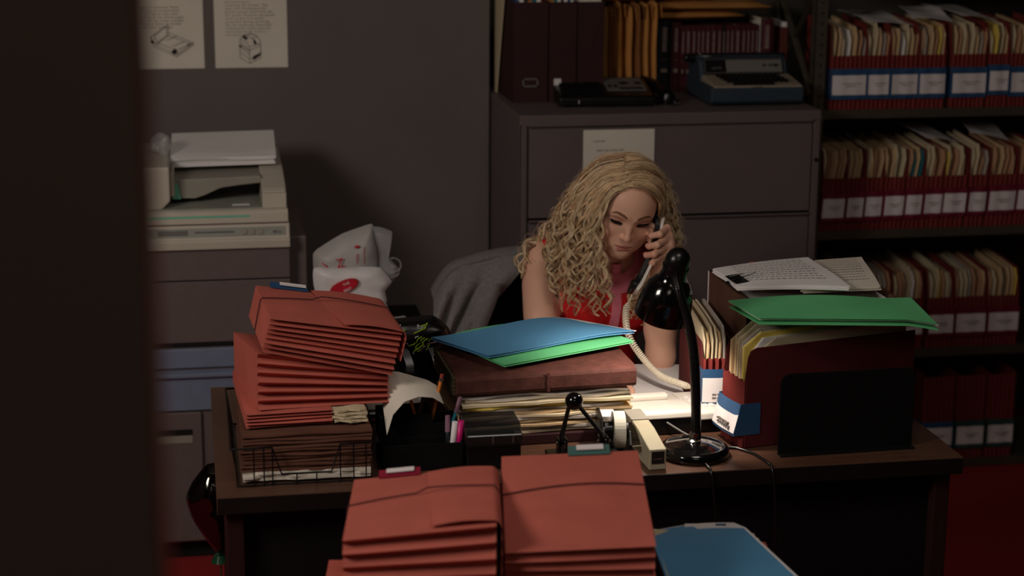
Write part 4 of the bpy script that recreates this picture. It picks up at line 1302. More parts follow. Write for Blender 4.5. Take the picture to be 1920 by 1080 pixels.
# telephone
ph = thing('telephone', 'white desk telephone with black base under the lamp', 'telephone', (1.005, 3.745, ZD + 0.002), (0, 0, R(3)))
MB().prism([(-0.072, 0.0), (-0.070, 0.034), (0.10, 0.022), (0.105, 0.0)], 'x', -0.088, 0.118).build('base', 'black_plastic', ph, 0.003)
m = MB().prism([(-0.076, 0.036), (-0.074, 0.048), (-0.066, 0.053), (-0.02, 0.052), (0.02, 0.050), (0.02, 0.036)], 'x', -0.098, 0.062)
m.prism([(-0.082, 0.030), (-0.080, 0.045), (-0.070, 0.050), (0.10, 0.040), (0.104, 0.026)], 'x', 0.064, 0.125)
m.prism([(0.02, 0.034), (0.02, 0.044), (0.10, 0.036), (0.102, 0.024)], 'x', -0.098, 0.064)
m.build('top_shell', 'phone_white', ph, 0.003)
MB().prism([(0.026, 0.046), (0.026, 0.060), (0.045, 0.062), (0.055, 0.042)], 'x', -0.090, 0.030).build('handset_cradle', 'phone_white', ph, 0.004)
for r_ in range(4):
    for c in range(3):
        MB().box(0.074 + c * .015, 0.085 + c * .015, -0.045 + r_ * .03, -0.030 + r_ * .03, 0.040 - r_ * .0015, 0.052 - r_ * .0022).build('dial_button', 'label_white', ph, 0.001, 1)
MB().tube([(-0.005, -0.074, 0.028), (0.02, -0.10, 0.014), (0.045, -0.135, 0.004), (0.075, -0.16, 0.003)], 0.0025, 8).build('line_cord', 'grey_plastic', ph)

# note papers in the lamplight
rg = random.Random(31)
for k in range(5):
    s = MB().sheet([[(-0.108 + 0.216 * i / 8, -0.14 + 0.28 * j / 8, 0.0012 * math.sin(i * .5 + j * .4 + k) + .002) for j in range(9)] for i in range(9)], 0.0022).build('note_paper', 'paper')
    wp(s, (1.105 + rg.uniform(-.006, .006) - 0.006 * k, 4.010 + rg.uniform(-.01, .01), 0.7415 + k * 0.0042), (0, 0, R(2 + rg.uniform(-3, 3) - 2 * k)))
    tag(s, 'white paper stacked under the elbow in the lamplight', 'paper', 'white papers under the lamp')
bc = thing('binder_clip', 'dark binder clip on the white papers beside the brown wallet', 'binder clip', (0.995, 3.99, 0.764), (0, 0, R(70)))
MB().prism([(-0.013, 0.0), (0.0, 0.017), (0.013, 0.0)], 'x', -0.014, 0.014).build('clip_body', 'binder_maroon', bc)
MB().tube([(-0.006, 0.008, 0.006), (-0.008, 0.04, 0.005), (0.0, 0.052, 0.005), (0.008, 0.04, 0.005), (0.006, 0.008, 0.006)], 0.0009, 6).build('wire_lever', 'steel', bc)

# ---------------------------------------------------------------- right end of the desk
# walnut box with papers
wb = thing('wooden_tray', 'tall dark walnut document box at the right end of the desk holding papers', 'tray', (1.182, 3.69, ZD))
bw_, bd_, bh = 0.345, 0.30, 0.292
m = MB().box(0, 0.010, 0, bd_, 0, bh).box(bw_ - .010, bw_, 0, bd_, 0, bh).box(0, bw_, bd_ - .01, bd_, 0, bh).box(0, bw_, 0, bd_, 0.0, 0.008).box(0.01, bw_ - .01, 0, bd_ - .01, 0.12, 0.128).box(0, bw_, 0, 0.01, 0, bh - .03)
m.build('box_body', 'walnut', wb, 0.001)
MB().box(-0.0012, 0.0, bd_ - .006, bd_, 0, bh).build('edge_strip', 'label_white', wb)
rg = random.Random(41)
for k in range(9):
    s = thing('document', 'printed white documents filling the walnut box', 'document', (1.355 + rg.uniform(-.006, .006), 3.835 + rg.uniform(-.005, .005), 0.872 + k * 0.0172), (0, 0, R(rg.uniform(-2, 2))), 'documents inside the walnut box')
    MB().sheet([[(-0.152 + 0.304 * i / 6, -0.12 + 0.24 * j / 6, 0.004 + .0006 * math.sin(i + k)) for j in range(7)] for i in range(7)], 0.0155).build('sheets', 'paper_warm' if k % 2 else 'paper', s)
def paper_sheaf(label, corners, t, mname, group=None, bend=0.0, n=4):
    bl, fl, fr, br = [Vector(c) for c in corners]
    c0 = (bl + fl + fr + br) / 4
    o_ = thing('document', label, 'document', c0, group=group)
    rr = random.Random(len(label))
    for L in range(n):
        g = []
        off = Vector((rr.uniform(-.004, .004), rr.uniform(-.004, .004), L * t / n))
        for i in range(9):
            u = i / 8
            g.append([((fl * (1 - u) + fr * u) * (1 - v / 6) + (bl * (1 - u) + br * u) * v / 6) - c0 + off + Vector((0, 0, bend * math.sin(math.pi * u) + .002 * math.sin(v * .8))) for v in range(7)])
        MB().sheet(g, t / n * 0.85).build('sheet', mname, o_)
    # faint typed lines on top
    mb = MB()
    for r_ in range(9):
        v = 0.9 - r_ * 0.085
        u = 0.14
        while u < 0.86:
            l = rr.uniform(.02, .05)
            def P(a, b):
                p = (fl * (1 - a) + fr * a) * (1 - b) + (bl * (1 - a) + br * a) * b - c0
                return p + Vector((0, 0, t + 0.0012 + bend * math.sin(math.pi * a)))
            mb.add([P(u, v), P(u + l, v), P(u + l, v + .014), P(u, v + .014)], [(0, 1, 2, 3)])
            u += l + .014
    mb.build('typed_lines', 'ink_fade', o_)
    return o_


paper_sheaf('dog-eared white document lying askew behind the clipped one on the walnut box', [(1.44, 3.985, 1.044), (1.31, 3.70, 1.044), (1.49, 3.695, 1.046), (1.555, 3.985, 1.048)], 0.008, 'paper_warm')
cl = paper_sheaf('white typed document held by a black binder clip on the walnut box', [(1.176, 3.93, 1.044), (1.180, 3.745, 1.044), (1.408, 3.665, 1.055), (1.412, 3.955, 1.057)], 0.010, 'paper', bend=0.003)
s = MB().sheet([[(-0.10 + 0.2 * i / 4, -0.12 + 0.24 * j / 4, 0) for j in range(5)] for i in range(5)], 0.001).build('red_sheet', 'red_file')
wp(s, (1.36, 3.885, 1.0405), (0, 0, R(-14)))
tag(s, 'red card sheet peeking out behind the clipped document', 'card')
bc = thing('binder_clip', 'black binder clip with silver levers gripping the document on the walnut box', 'binder clip', (1.186, 3.79, 1.050), (0, R(-5), R(100)))
MB().prism([(-0.016, -0.010), (-0.020, -0.008), (-0.020, 0.010), (-0.016, 0.012), (0.014, 0.009), (0.014, 0.007), (-0.010, 0.0), (0.014, -0.005), (0.014, -0.007)], 'x', -0.026, 0.026).build('clip_body', 'black_plastic', bc, 0.001)
MB().tube([(-0.010, 0.012, 0.011), (-0.008, -0.035, 0.020), (0.0, -0.050, 0.021), (0.008, -0.035, 0.020), (0.010, 0.012, 0.011)], 0.0013, 6).build('wire_lever', 'chrome', bc)

# upright red wallet in front, in a black bookend
rg = random.Random(51)
def up_wallet(label, loc, rz, w, depth, hf, hs, n, band, group, sc=1.0, tilt=0.0):
    t = thing('file_wallet', label, 'file wallet', loc, (0, 0, R(rz)), group)
    g = []
    for q in (0, .3, .6, 1.0):
        g.append([(w * i / (2 * n), (0.0 if i % 2 else 0.011) + rg.uniform(-.001, .001), hf * q) for i in range(2 * n + 1)])
    MB().sheet(g, 0.0014, smooth=False).build('gusset', 'red_file' if sc < 1 else 'red_shelf', t)
    m = MB()
    for xx in (0.0, w - .0024):
        r_ = 0.02
        pl = [(0.006, 0), (0.006, hf), (0.012, hs - r_), (0.018, hs - .006), (0.012 + r_, hs), (depth, hs + .006), (depth, 0)]
        m.prism(pl, 'x', xx, xx + .0024)
    m.box(0, w, 0.006, depth, 0, .002)
    m.build('cover', 'red_dark', t)
    z0, z1, z2, z3 = band
    def wrap(za, zb_, off, side):
        g = []
        for q in range(4):
            z = za + (zb_ - za) * q / 3
            # the wrap has come loose at its lower edge
            lo = tilt * (1 - q / 3)
            row = [(w * i / 8, -off - lo - 0.004 * math.sin(math.pi * i / 8), z) for i in range(9)]
            if side: row = [(-.001, 0.045, z)] + row + [(w + .0012, 0.045, z)]
            g.append(row)
        return MB().sheet(g, 0.0007)
    b = wrap(z0, z3, 0.002, True).build('label_band', 'band_blue', t)
    wl = wrap(z1, z2, 0.0034, False).build('label', 'label_white', b)
    m = MB()
    for k in range(2):
        zc = z1 + (z2 - z1) * (0.30 - .14 * k)
        x = w * .3
        while x < w * .75:
            l = rg.uniform(.004, .010)
            m.box(x, x + l, -0.0045 - .004 - tilt, -0.0035 - .003 - tilt * .7, zc, zc + .003)
            x += l + .003
    m.build('handwriting', 'ink_soft', wl)
    return t


front = up_wallet('large red file wallet stuffed with manila folders, held upright by the black bookend', (1.118, 3.655, ZD + .001), -80, 0.102, 0.42, 0.150, 0.222, 5, (0.030, 0.036, 0.088, 0.100), 'red wallets upright on the desk', tilt=0.014)
f0 = Vector((1.118, 3.655, ZD + .003))
dxv = Vector((math.cos(R(-80)), math.sin(R(-80)), 0))
dyv = Vector((-math.sin(R(-80)), math.cos(R(-80)), 0))
fcols = ['manila', 'manila_pale', 'manila', 'manila_pale', 'manila', 'manila_grey', 'manila_pale', 'yellow_paper', 'paper', 'manila_pale']
for i in range(10):
    p = f0 + dxv * (0.008 + i * 0.0086) + dyv * (0.012 + (0.0 if i < 8 else .02) + rg.uniform(0, .014))
    o_ = put_folder(fcols[i], 0, p, 'folder filed in the large bookended red wallet on the desk', 'folders in the bookended wallet', 0, R(-80))
    o_.scale = (1, 1.60, 1.06 - 0.0125 * i)
back = up_wallet('narrow red file wallet standing behind the lamp stem beside the walnut box', (1.100, 3.735, ZD + .001), -3, 0.072, 0.24, 0.150, 0.185, 5, (0.036, 0.052, 0.108, 0.128), 'red wallets upright on the desk')
for i in range(6):
    o_ = put_folder(['manila_pale', 'manila', 'manila_pale', 'paper_warm' if False else 'manila_pale', 'manila', 'manila_grey'][i], 0, (1.106 + i * .0096, 3.750 + rg.uniform(0, .01), ZD + .004), 'folder filed in the narrow red wallet beside the walnut box', 'folders in the narrow wallet', 0, R(-3))
    o_.scale = (1, 0.95, 0.85)
s = MB().box(0, 0.003, 0, 0.02, 0, 0.20).build('manila_strip', 'manila')
wp(s, (1.1725, 3.652, ZD + .001), (0, 0, R(-75)))
tag(s, 'narrow manila card edge standing between the two upright red wallets', 'card')
be = thing('bookend', 'wide black metal bookend with rounded corners in front of the red wallet', 'bookend', (1.205, 3.508, ZD), (0, 0, R(2)))
def rrect(x0, x1, z0, z1, r, n=6):
    pts = [(x0, z0), (x1, z0)]
    for cx_, cz_, a0 in ((x1 - r, z1 - r, 0), (x0 + r, z1 - r, 90)):
        pts += [(cx_ + r * math.cos(R(a0 + 90 * k / n)), cz_ + r * math.sin(R(a0 + 90 * k / n))) for k in range(n + 1)]
    return pts
MB().prism(rrect(0.0, 0.305, 0.0, 0.178, 0.022), 'y', 0.0, 0.003).build('upright_plate', 'black_matte', be, 0.001)
MB().box(0.0, 0.305, -0.02, 0.003, 0.0, 0.002).build('base_plate', 'black_matte', be)
gz = 1.032
folder_pair('green_folder', 'bright green card folder lying across the top of the bookended red wallet', [(1.140, 3.694, gz), (1.165, 3.555, gz - .004), (1.540, 3.492, gz - .006), (1.548, 3.660, gz)], 'green_card', lambda u, v: 0.002 + 0.010 * math.sin(math.pi * min(1, u * 1.2)) * v - 0.010 * max(0, u - 0.85) / .15 * (1 - v), gap=0.012, skew=0.006)

# ---------------------------------------------------------------- foil-dark gift balloon by the desk's left end
addm('mirror_dark', (84, 82, 78), 0.09, metal=1.0, vary=0.05)
vb = thing('foil_balloon', 'shiny dark foil balloon hanging low beside the left end of the desk', 'balloon', (0.02, 4.0, 0.5))
o_ = pillow_mb([(-0.062, 0.035), (-0.045, 0.075), (-0.01, 0.115), (0.045, 0.115), (0.085, 0.07), (0.095, 0.0), (0.06, -0.07), (0.012, -0.11), (-0.025, -0.06), (-0.052, -0.01)], 0.0, 0.05, amp=0.004, seed=14, sub=3, freq=60).build('balloon_body', 'mirror_dark', vb)
MB().tube([(0.012, 0, -0.108), (0.012, 0, -0.125)], [0.014, 0.022], 12).build('neck', 'green_glass', vb)
MB().tube([(0.012, 0, -0.125), (0.014, 0.0, -0.30), (0.02, 0.01, -0.498)], 0.0015, 5).build('ribbon', 'green_glass', vb)
gb = thing('paper_carton', 'small cream and green carton on the carpet under the foil balloon', 'carton', (0.03, 4.12, 0.0))
MB().prism([(-0.085, 0.0), (0.06, 0.0), (0.06, 0.10), (-0.012, 0.165), (-0.03, 0.165)], 'y', 0.0, 0.12).build('carton_body', 'manila_pale', gb, 0.002)
MB().prism([(-0.012, 0.14), (0.05, 0.14), (0.05, 0.21), (0.0, 0.21)], 'y', 0.02, 0.10).build('carton_content', 'green_glass', gb, 0.004)
# ---------------------------------------------------------------- red wallets in the foreground, on a low black cart
ct = thing('cart', 'low black cart in front of the desk carrying the nearest red wallets', 'cart', (0.62, 2.72, 0))
MB().box(-0.40, 0.36, -0.36, 0.38, 0.66, 0.69).build('cart_top', 'desk_black', ct, 0.003)
for sx in (-0.38, 0.30):
    for sy in (-0.34, 0.31):
        MB().box(sx - .012, sx + .012, sy - .012, sy + .012, 0.0, 0.66).build('leg', 'desk_black', ct)
GF = 'red wallets on the cart in front of the desk'
lying_wallet('red_wallet', 'red wallet lowest on the cart, poking out at the far left', 0.36, 0.33, 0.055, 0.055, 3, (0.168, 2.735, 0.691), (0, 0, R(-8.5)), GF, elastic=False, seed=31, tab=(0.03, 0.07, 'teal_tab', None))
lying_wallet('red_wallet', 'fat red accordion wallet with side flap and maroon tab, left of the two nearest', 0.252, 0.335, 0.140, 0.166, 6, (0.218, 2.785, 0.749), (R(-2.5), R(0.5), R(-8.5)), GF, flap=(0.132, 0.146, 0.014, 0.318), tab=(0.045, 0.120, 'maroon_tab', (0.18, 0.85)), seed=33, depth=0.016, elastic_y=0.56)
lying_wallet('red_wallet', 'plain red wallet under the nearest right stack', 0.27, 0.36, 0.055, 0.055, 3, (0.485, 2.735, 0.691), (0, 0, R(-8)), GF, elastic=False, seed=35)
lying_wallet('red_wallet', 'fat red accordion wallet with grey-green tab, right of the two nearest', 0.250, 0.345, 0.110, 0.124, 6, (0.490, 2.790, 0.748), (R(8.5), R(0.5), R(-8.5)), GF, tab=(0.122, 0.198, 'teal_tab', (0.2, 0.85)), seed=37, depth=0.016, elastic_y=0.60)
lying_wallet('red_wallet', 'red wallet lying under the blue folder on the cart', 0.20, 0.38, 0.045, 0.045, 3, (0.772, 2.70, 0.691), (0, 0, R(-9)), GF, elastic=False, seed=39, tab=(0.05, 0.10, 'band_blue', (0.0, 0.75)))
z = 0.739
for k, (mn, lb) in enumerate([('manila_pale', 'cream folder directly beneath the blue folder on the cart'), ('manila', 'manila folder second beneath the blue folder on the cart')]):
    zz = z + 0.006 * (1 - k)
    g = [[(-0.020 + 0.190 * i / 6, 0.0 + 0.375 * j / 6, 0.003 + 0.002 * math.sin(i) + (0.010 * (1 - i / 2) if i < 2 else 0)) for j in range(7)] for i in range(7)]
    s = MB().sheet(g, 0.003).build('manila_folder', mn)
    wp(s, (0.79, 2.71 - .004 * k, zz), (0, 0, R(-8 - k)))
    if k == 0:
        tb_ = MB().sheet([[(0.045 + 0.075 * i / 4, 0.365 + 0.034 * j / 3, 0.004 + 0.010 * (j / 3) ** 2) for j in range(4)] for i in range(5)], 0.0012).build('index_tab', 'band_blue', s)
        MB().sheet([[(0.042 + 0.058 * i / 4, 0.380 + 0.018 * j / 3, 0.009 + 0.006 * (j / 3) ** 2) for j in range(4)] for i in range(5)], 0.0008).build('label_insert', 'label_white', tb_)
    tag(s, lb, 'folder')
folder_pair('blue_folder', 'bright blue card folder on the cart in the right foreground', [(0.815, 3.098, 0.7555), (0.768, 2.690, 0.755), (1.028, 2.655, 0.754), (0.986, 3.118, 0.7555)], 'blue_card', lambda u, v: 0.003 + 0.006 * math.sin(math.pi * u) - 0.012 * max(0, v - 0.88) / .12, gap=0.004)
# ---------------------------------------------------------------- the seated person
def vec(*a):
    return np.array(a, float)


def s_cone(p, a, b, ra, rb):
    pa, ba = p - a, b - a
    t = np.clip(pa @ ba / (ba @ ba), 0, 1)
    return np.linalg.norm(pa - t[..., None] * ba, axis=-1) - (ra + (rb - ra) * t)


def s_ell(p, c, r):
    q = (p - c) / r
    k0 = np.linalg.norm(q, axis=-1)
    k1 = np.linalg.norm(q / r, axis=-1)
    return k0 * (k0 - 1.0) / np.maximum(k1, 1e-9)


def smin(a, b, k):
    h = np.maximum(k - np.abs(a - b), 0) / k
    return np.minimum(a, b) - h * h * k * 0.25


def smax(a, b, k):
    return -smin(-a, -b, k)


def surface(sdf, lo, hi, h):
    """surface nets of sdf<0 inside the box lo..hi at spacing h, evaluated only near the surface"""
    lo = np.array(lo, float)
    n = np.ceil((np.array(hi) - lo) / h).astype(int) + 1
    B = 12
    nb = np.ceil(n / B).astype(int)
    n = nb * B
    val = np.full(tuple(n), 1.0, np.float32)
    ii = np.stack(np.meshgrid(*[np.arange(k) for k in nb], indexing='ij'), -1).reshape(-1, 3)
    cen = lo + (ii * B + B / 2) * h
    d = sdf(cen)
    rad = B * h * 0.87 * 1.25 + 0.012
    o1 = np.stack(np.meshgrid(*[np.arange(B)] * 3, indexing='ij'), -1).reshape(-1, 3)
    for k, (i, dd) in enumerate(zip(ii, d)):
        sl = tuple(slice(a * B, a * B + B) for a in i)
        if dd > rad:
            continue
        if dd < -rad:
            val[sl] = -1.0
            continue
        val[sl] = sdf(lo + (i * B + o1) * h).reshape(B, B, B)
    ins = val < 0
    c = np.zeros(tuple(n - 1), np.int8)
    for dx in (0, 1):
        for dy in (0, 1):
            for dz in (0, 1):
                c += ins[dx:n[0] - 1 + dx, dy:n[1] - 1 + dy, dz:n[2] - 1 + dz]
    act = np.argwhere((c > 0) & (c < 8))
    idx = np.full(tuple(n - 1), -1, np.int64)
    idx[tuple(act.T)] = np.arange(len(act))
    acc = np.zeros((len(act), 3))
    cnt = np.zeros(len(act))
    cs = [(0, 0, 0), (1, 0, 0), (0, 1, 0), (1, 1, 0), (0, 0, 1), (1, 0, 1), (0, 1, 1), (1, 1, 1)]
    for a in range(8):
        for b in range(a + 1, 8):
            da = np.array(cs[b]) - np.array(cs[a])
            if np.abs(da).sum() != 1: continue
            va = val[tuple((act + cs[a]).T)]
            vb = val[tuple((act + cs[b]).T)]
            m = (va < 0) != (vb < 0)
            t = np.where(m, va / np.where(m, va - vb, 1), 0)
            acc[m] += (np.array(cs[a]) + t[:, None] * da)[m]
            cnt[m] += 1
    verts = lo + (act + acc / cnt[:, None]) * h
    faces = []
    for ax in range(3):
        u, v = [(1, 2), (2, 0), (0, 1)][ax]
        sl0 = [slice(1, None)] * 3
        s0 = [slice(0, n[k]) for k in range(3)]
        s1 = list(s0)
        s0[ax] = slice(0, n[ax] - 1)
        s1[ax] = slice(1, n[ax])
        e = ins[tuple(s0)] != ins[tuple(s1)]
        E_ = np.argwhere(e)
        ok = (E_[:, u] > 0) & (E_[:, v] > 0) & (E_[:, u] < n[u] - 1) & (E_[:, v] < n[v] - 1)
        E_ = E_[ok]
        du = np.eye(3, dtype=int)[u]
        dv = np.eye(3, dtype=int)[v]
        q = np.stack([idx[tuple((E_ - du - dv).T)], idx[tuple((E_ - dv).T)], idx[tuple(E_.T)], idx[tuple((E_ - du).T)]], 1)
        fl = ins[tuple(E_.T)]
        q[~fl] = q[~fl][:, ::-1]
        faces.append(q[(q >= 0).all(1)])
    return verts, np.concatenate(faces)


def mesh_from(name, patches, mats, parent, color=None):
    vs, fs, o = [], [], 0
    for v, f in patches:
        vs.append(v)
        fs.append(f + o)
        o += len(v)
    v, f = np.concatenate(vs), np.concatenate(fs)
    me = bpy.data.meshes.new(name)
    me.vertices.add(len(v))
    me.vertices.foreach_set('co', v.astype(np.float32).ravel())
    k = f.shape[1]
    me.loops.add(f.size)
    me.loops.foreach_set('vertex_index', f.astype(np.int32).ravel())
    me.polygons.add(len(f))
    me.polygons.foreach_set('loop_start', np.arange(0, f.size, k, dtype=np.int32))
    me.polygons.foreach_set('use_smooth', np.ones(len(f), bool))
    me.update(calc_edges=True)
    me.validate()
    for m in mats:
        me.materials.append(M[m] if isinstance(m, str) else m)
    if color is not None:
        ca = me.color_attributes.new('makeup', 'FLOAT_COLOR', 'POINT')
        ca.data.foreach_set('color', np.concatenate([color(v), np.ones((len(v), 1))], 1).astype(np.float32).ravel())
    ob = bpy.data.objects.new(name, me)
    COL.objects.link(ob)
    ob.parent = parent
    return ob


PB = vec(1.02, 4.62, 0.0)      # base of the person


# head frame: x image-right, y out of the face, z towards the crown
fh = vec(-0.10, -0.995, 0.0)
fh /= np.linalg.norm(fh)
pit = R(25)
hy = fh * math.cos(pit) + vec(0, 0, -math.sin(pit))
x0_ = vec(-fh[1], fh[0], 0)
z0_ = fh * math.sin(pit) + vec(0, 0, math.cos(pit))
rl_ = R(10)
hz = z0_ * math.cos(rl_) + x0_ * math.sin(rl_)
hx = x0_ * math.cos(rl_) - z0_ * math.sin(rl_)
HR = np.stack([hx, hy, hz])
HO = vec(1.027, 4.15, 1.116) - 0.075 * hy


def to_head(p):
    return (p - HO) @ HR.T


def from_head(q):
    return HO + np.asarray(q, float) @ HR


def head_sdf(q):
    """q in head coordinates"""
    m = q.copy()
    m[..., 0] = np.abs(m[..., 0])
    d = s_ell(q, vec(0, -.010, .027), vec(.073, .091, .082))
    d = smin(d, s_ell(q, vec(0, .030, -.030), vec(.061, .057, .076)), .03)
    d = smin(d, s_ell(m, vec(.031, .044, -.056), vec(.027, .027, .030)), .02)
    d = smin(d, s_ell(q, vec(0, .046, .040), vec(.054, .042, .048)), .03)
    d = smin(d, s_cone(m, vec(.052, .004, -.045), vec(.012, .064, -.090), .016, .014), .025)
    d = smin(d, s_ell(q, vec(0, .070, -.093), vec(.018, .016, .015)), .018)
    d = smin(d, s_ell(m, vec(.042, .056, -.028), vec(.022, .020, .020)), .022)
    d = smin(d, s_ell(q, vec(0, .070, -.062), vec(.030, .020, .028)), .018)
    # brow ridge and sockets
    d = smin(d, s_cone(m, vec(.012, .082, .025), vec(.046, .064, .026), .006, .006), .016)
    d = smax(d, -s_ell(m, vec(.032, .096, .007), vec(.017, .0145, .011)), .014)
    d = smin(d, s_ell(m, vec(.0318, .0680, .006), vec(.0158, .0138, .0118)), .004)
    # nose
    d = smin(d, s_cone(q, vec(0, .082, .012), vec(0, .099, -.027), .0062, .0074), .010)
    d = smin(d, s_ell(q, vec(0, .0995, -.0295), vec(.0080, .0078, .0072)), .006)
    d = smin(d, s_ell(m, vec(.0092, .0895, -.0330), vec(.0064, .0078, .0056)), .006)
    d = smax(d, -s_ell(m, vec(.0052, .0955, -.0388), vec(.0030, .0038, .0026)), .003)
    # lips
    d = smin(d, s_ell(q, vec(0, .0850, -.0585), vec(.0195, .0082, .0046)), .004)
    d = smin(d, s_ell(q, vec(0, .0845, -.0668), vec(.0165, .0085, .0052)), .004)
    d = smax(d, -s_ell(q, vec(0, .0970, -.0625), vec(.0225, .0085, .0009)), .003)
    d = smax(d, -s_ell(q, vec(0, .096, -.0770), vec(.014, .009, .0035)), .006)
    # ears
    d = smin(d, s_ell(m, vec(.073, -.006, -.012), vec(.007, .018, .029)), .008)
    return d


NB = vec(1.035, 4.350, 1.005)
RS, RE, RW = vec(0.866, 4.415, 0.968), vec(0.838, 4.262, 0.775), vec(0.925, 4.060, 0.775)
LS, LE, LW = vec(1.182, 4.385, 0.935), vec(1.112, 4.142, 0.784), vec(1.104, 4.152, 1.000)


def torso_sdf(p):
    d = s_cone(p, vec(.960, 4.405, .905), vec(1.095, 4.400, .890), .095, .095)
    d = smin(d, s_cone(p, vec(1.028, 4.415, .90), vec(1.022, 4.52, .70), .105, .098), .06)
    d = smin(d, s_cone(p, vec(1.022, 4.52, .70), vec(1.02, 4.60, .56), .098, .125), .05)
    d = smin(d, s_cone(p, vec(.955, 4.62, .545), vec(1.085, 4.62, .545), .115, .115), .05)
    d = smin(d, s_cone(p, vec(.975, 4.328, .880), vec(.985, 4.34, .872), .058, .058), .04)
    d = smin(d, s_cone(p, vec(1.078, 4.320, .868), vec(1.07, 4.335, .862), .058, .058), .04)
    d = smin(d, s_cone(p, vec(1.0, 4.39, .975), RS + vec(.012, 0, .004), .050, .042), .04)
    d = smin(d, s_cone(p, vec(1.07, 4.385, .965), LS + vec(-.012, 0, .004), .050, .042), .04)
    return d


def legs_sdf(p):
    d = s_cone(p, vec(.955, 4.58, .535), vec(.945, 4.20, .545), .082, .055)
    d = smin(d, s_cone(p, vec(1.085, 4.58, .535), vec(1.09, 4.20, .545), .082, .055), .02)
    return d


def shin_sdf(p):
    d = s_cone(p, vec(.945, 4.20, .545), vec(.945, 4.26, .10), .052, .032)
    d = smin(d, s_cone(p, vec(1.09, 4.20, .545), vec(1.09, 4.26, .10), .052, .032), .01)
    d = smin(d, s_cone(p, vec(.945, 4.27, .05), vec(.94, 4.10, .032), .036, .026), .02)
    d = smin(d, s_cone(p, vec(1.09, 4.27, .05), vec(1.10, 4.10, .032), .036, .026), .02)
    return d


FING = [  # knuckle, middle joint, end joint, tip, radius
    [(1.119, 4.137, 1.104), (1.093, 4.106, 1.097), (1.078, 4.122, 1.090), (1.079, 4.146, 1.086), .0080],
    [(1.123, 4.131, 1.084), (1.085, 4.098, 1.073), (1.070, 4.115, 1.066), (1.072, 4.140, 1.062), .0083],
    [(1.121, 4.128, 1.064), (1.078, 4.097, 1.051), (1.064, 4.114, 1.044), (1.067, 4.138, 1.041), .0080],
    [(1.114, 4.128, 1.044), (1.076, 4.100, 1.029), (1.066, 4.115, 1.023), (1.068, 4.133, 1.021), .0070],
]
THUMB = [(1.102, 4.160, 1.030), (1.093, 4.172, 1.058), (1.090, 4.168, 1.082), (1.093, 4.162, 1.102), .0094]
RFING = [[(0.930 + .016 * k, 3.985 + .003 * k, .770), (.935 + .017 * k, 3.955, .772), (.938 + .017 * k, 3.935, .764), (.939 + .017 * k, 3.92, .752), .0080] for k in range(4)]


def hand_sdf(p, W, fing, thumb, side):
    d = None
    for k, f in enumerate(fing):
        a = [vec(*q) for q in f[:4]]
        r = f[4]
        e = s_cone(p, W, a[0], .017, r * 1.25)
        d = e if d is None else smin(d, e, .016)
    m_ = (vec(*fing[1][0]) + vec(*fing[2][0])) / 2
    d = smin(d, s_cone(p, W * .6 + m_ * .4, m_ * .85 + W * .15, .0185, .017), .014)
    for k, f in enumerate(fing):
        a = [vec(*q) for q in f[:4]]
        r = f[4]
        e = s_cone(p, a[0], a[1], r * 1.12, r)
        e = smin(e, s_cone(p, a[1], a[2], r * 1.02, r * .92), .003)
        e = smin(e, s_cone(p, a[2], a[3], r * .94, r * .80), .003)
        d = smin(d, e, .0045)
    a = [vec(*q) for q in thumb[:4]]
    r = thumb[4]
    e = s_cone(p, W * .75 + a[0] * .25, a[0], .016, r * 1.3)
    e = smin(e, s_cone(p, a[0], a[1], r * 1.3, r * 1.05), .006)
    e = smin(e, s_cone(p, a[1], a[2], r * 1.05, r), .004)
    e = smin(e, s_cone(p, a[2], a[3], r, r * .8), .004)
    return smin(d, e, .008)


RTH = [(.905, 4.02, .772), (.900, 3.99, .770), (.903, 3.965, .766), (.908, 3.945, .760), .0095]


def body_sdf(p):
    d = torso_sdf(p)
    d = smin(d, legs_sdf(p), .05)
    d = smin(d, shin_sdf(p), .03)
    # neck and trapezius
    nk = s_cone(p, from_head((0, -.022, -.050)), NB, .050, .054)
    nk = smin(nk, s_cone(p, NB + vec(-.01, .02, .02), RS + vec(.03, 0, .012), .045, .030), .05)
    nk = smin(nk, s_cone(p, NB + vec(.01, .02, .02), LS + vec(-.03, 0, .012), .045, .030), .05)
    d = smin(d, nk, .035)
    hd_ = head_sdf(to_head(p))
    d = smin(d, hd_, .016)
    # arms
    a = s_cone(p, RS, RE, .046, .036)
    a = smin(a, s_cone(p, RS * .72 + RE * .28, RS * .4 + RE * .6, .045, .041), .02)
    a = smin(a, s_cone(p, RE, RE * .6 + RW * .4, .036, .036), .012)
    a = smin(a, s_cone(p, RE * .6 + RW * .4, RW, .035, .0235), .012)
    d = smin(d, a, .03)
    a = s_cone(p, LS, LE, .046, .036)
    a = smin(a, s_cone(p, LE, LE * .68 + LW * .32, .034, .0385), .014)
    a = smin(a, s_cone(p, LE * .68 + LW * .32, LW, .0375, .0215), .012)
    d = smin(d, a, .022)
    d = smin(d, hand_sdf(p, LW, FING, THUMB, 1), .012)
    d = smin(d, hand_sdf(p, RW, RFING, RTH, -1), .012)
    return d


person = thing('person', 'person with long curly blonde hair in a red sleeveless top, talking on the telephone', 'person', tuple(PB))


def loc(sdf):
    return lambda p: sdf(p + PB)


def keep(patch, cond):
    v, f = patch
    c = cond(v[f].mean(axis=1) + PB)
    f = f[c]
    u = np.unique(f)
    mp = np.full(len(v), -1)
    mp[u] = np.arange(len(u))
    return v[u], mp[f]


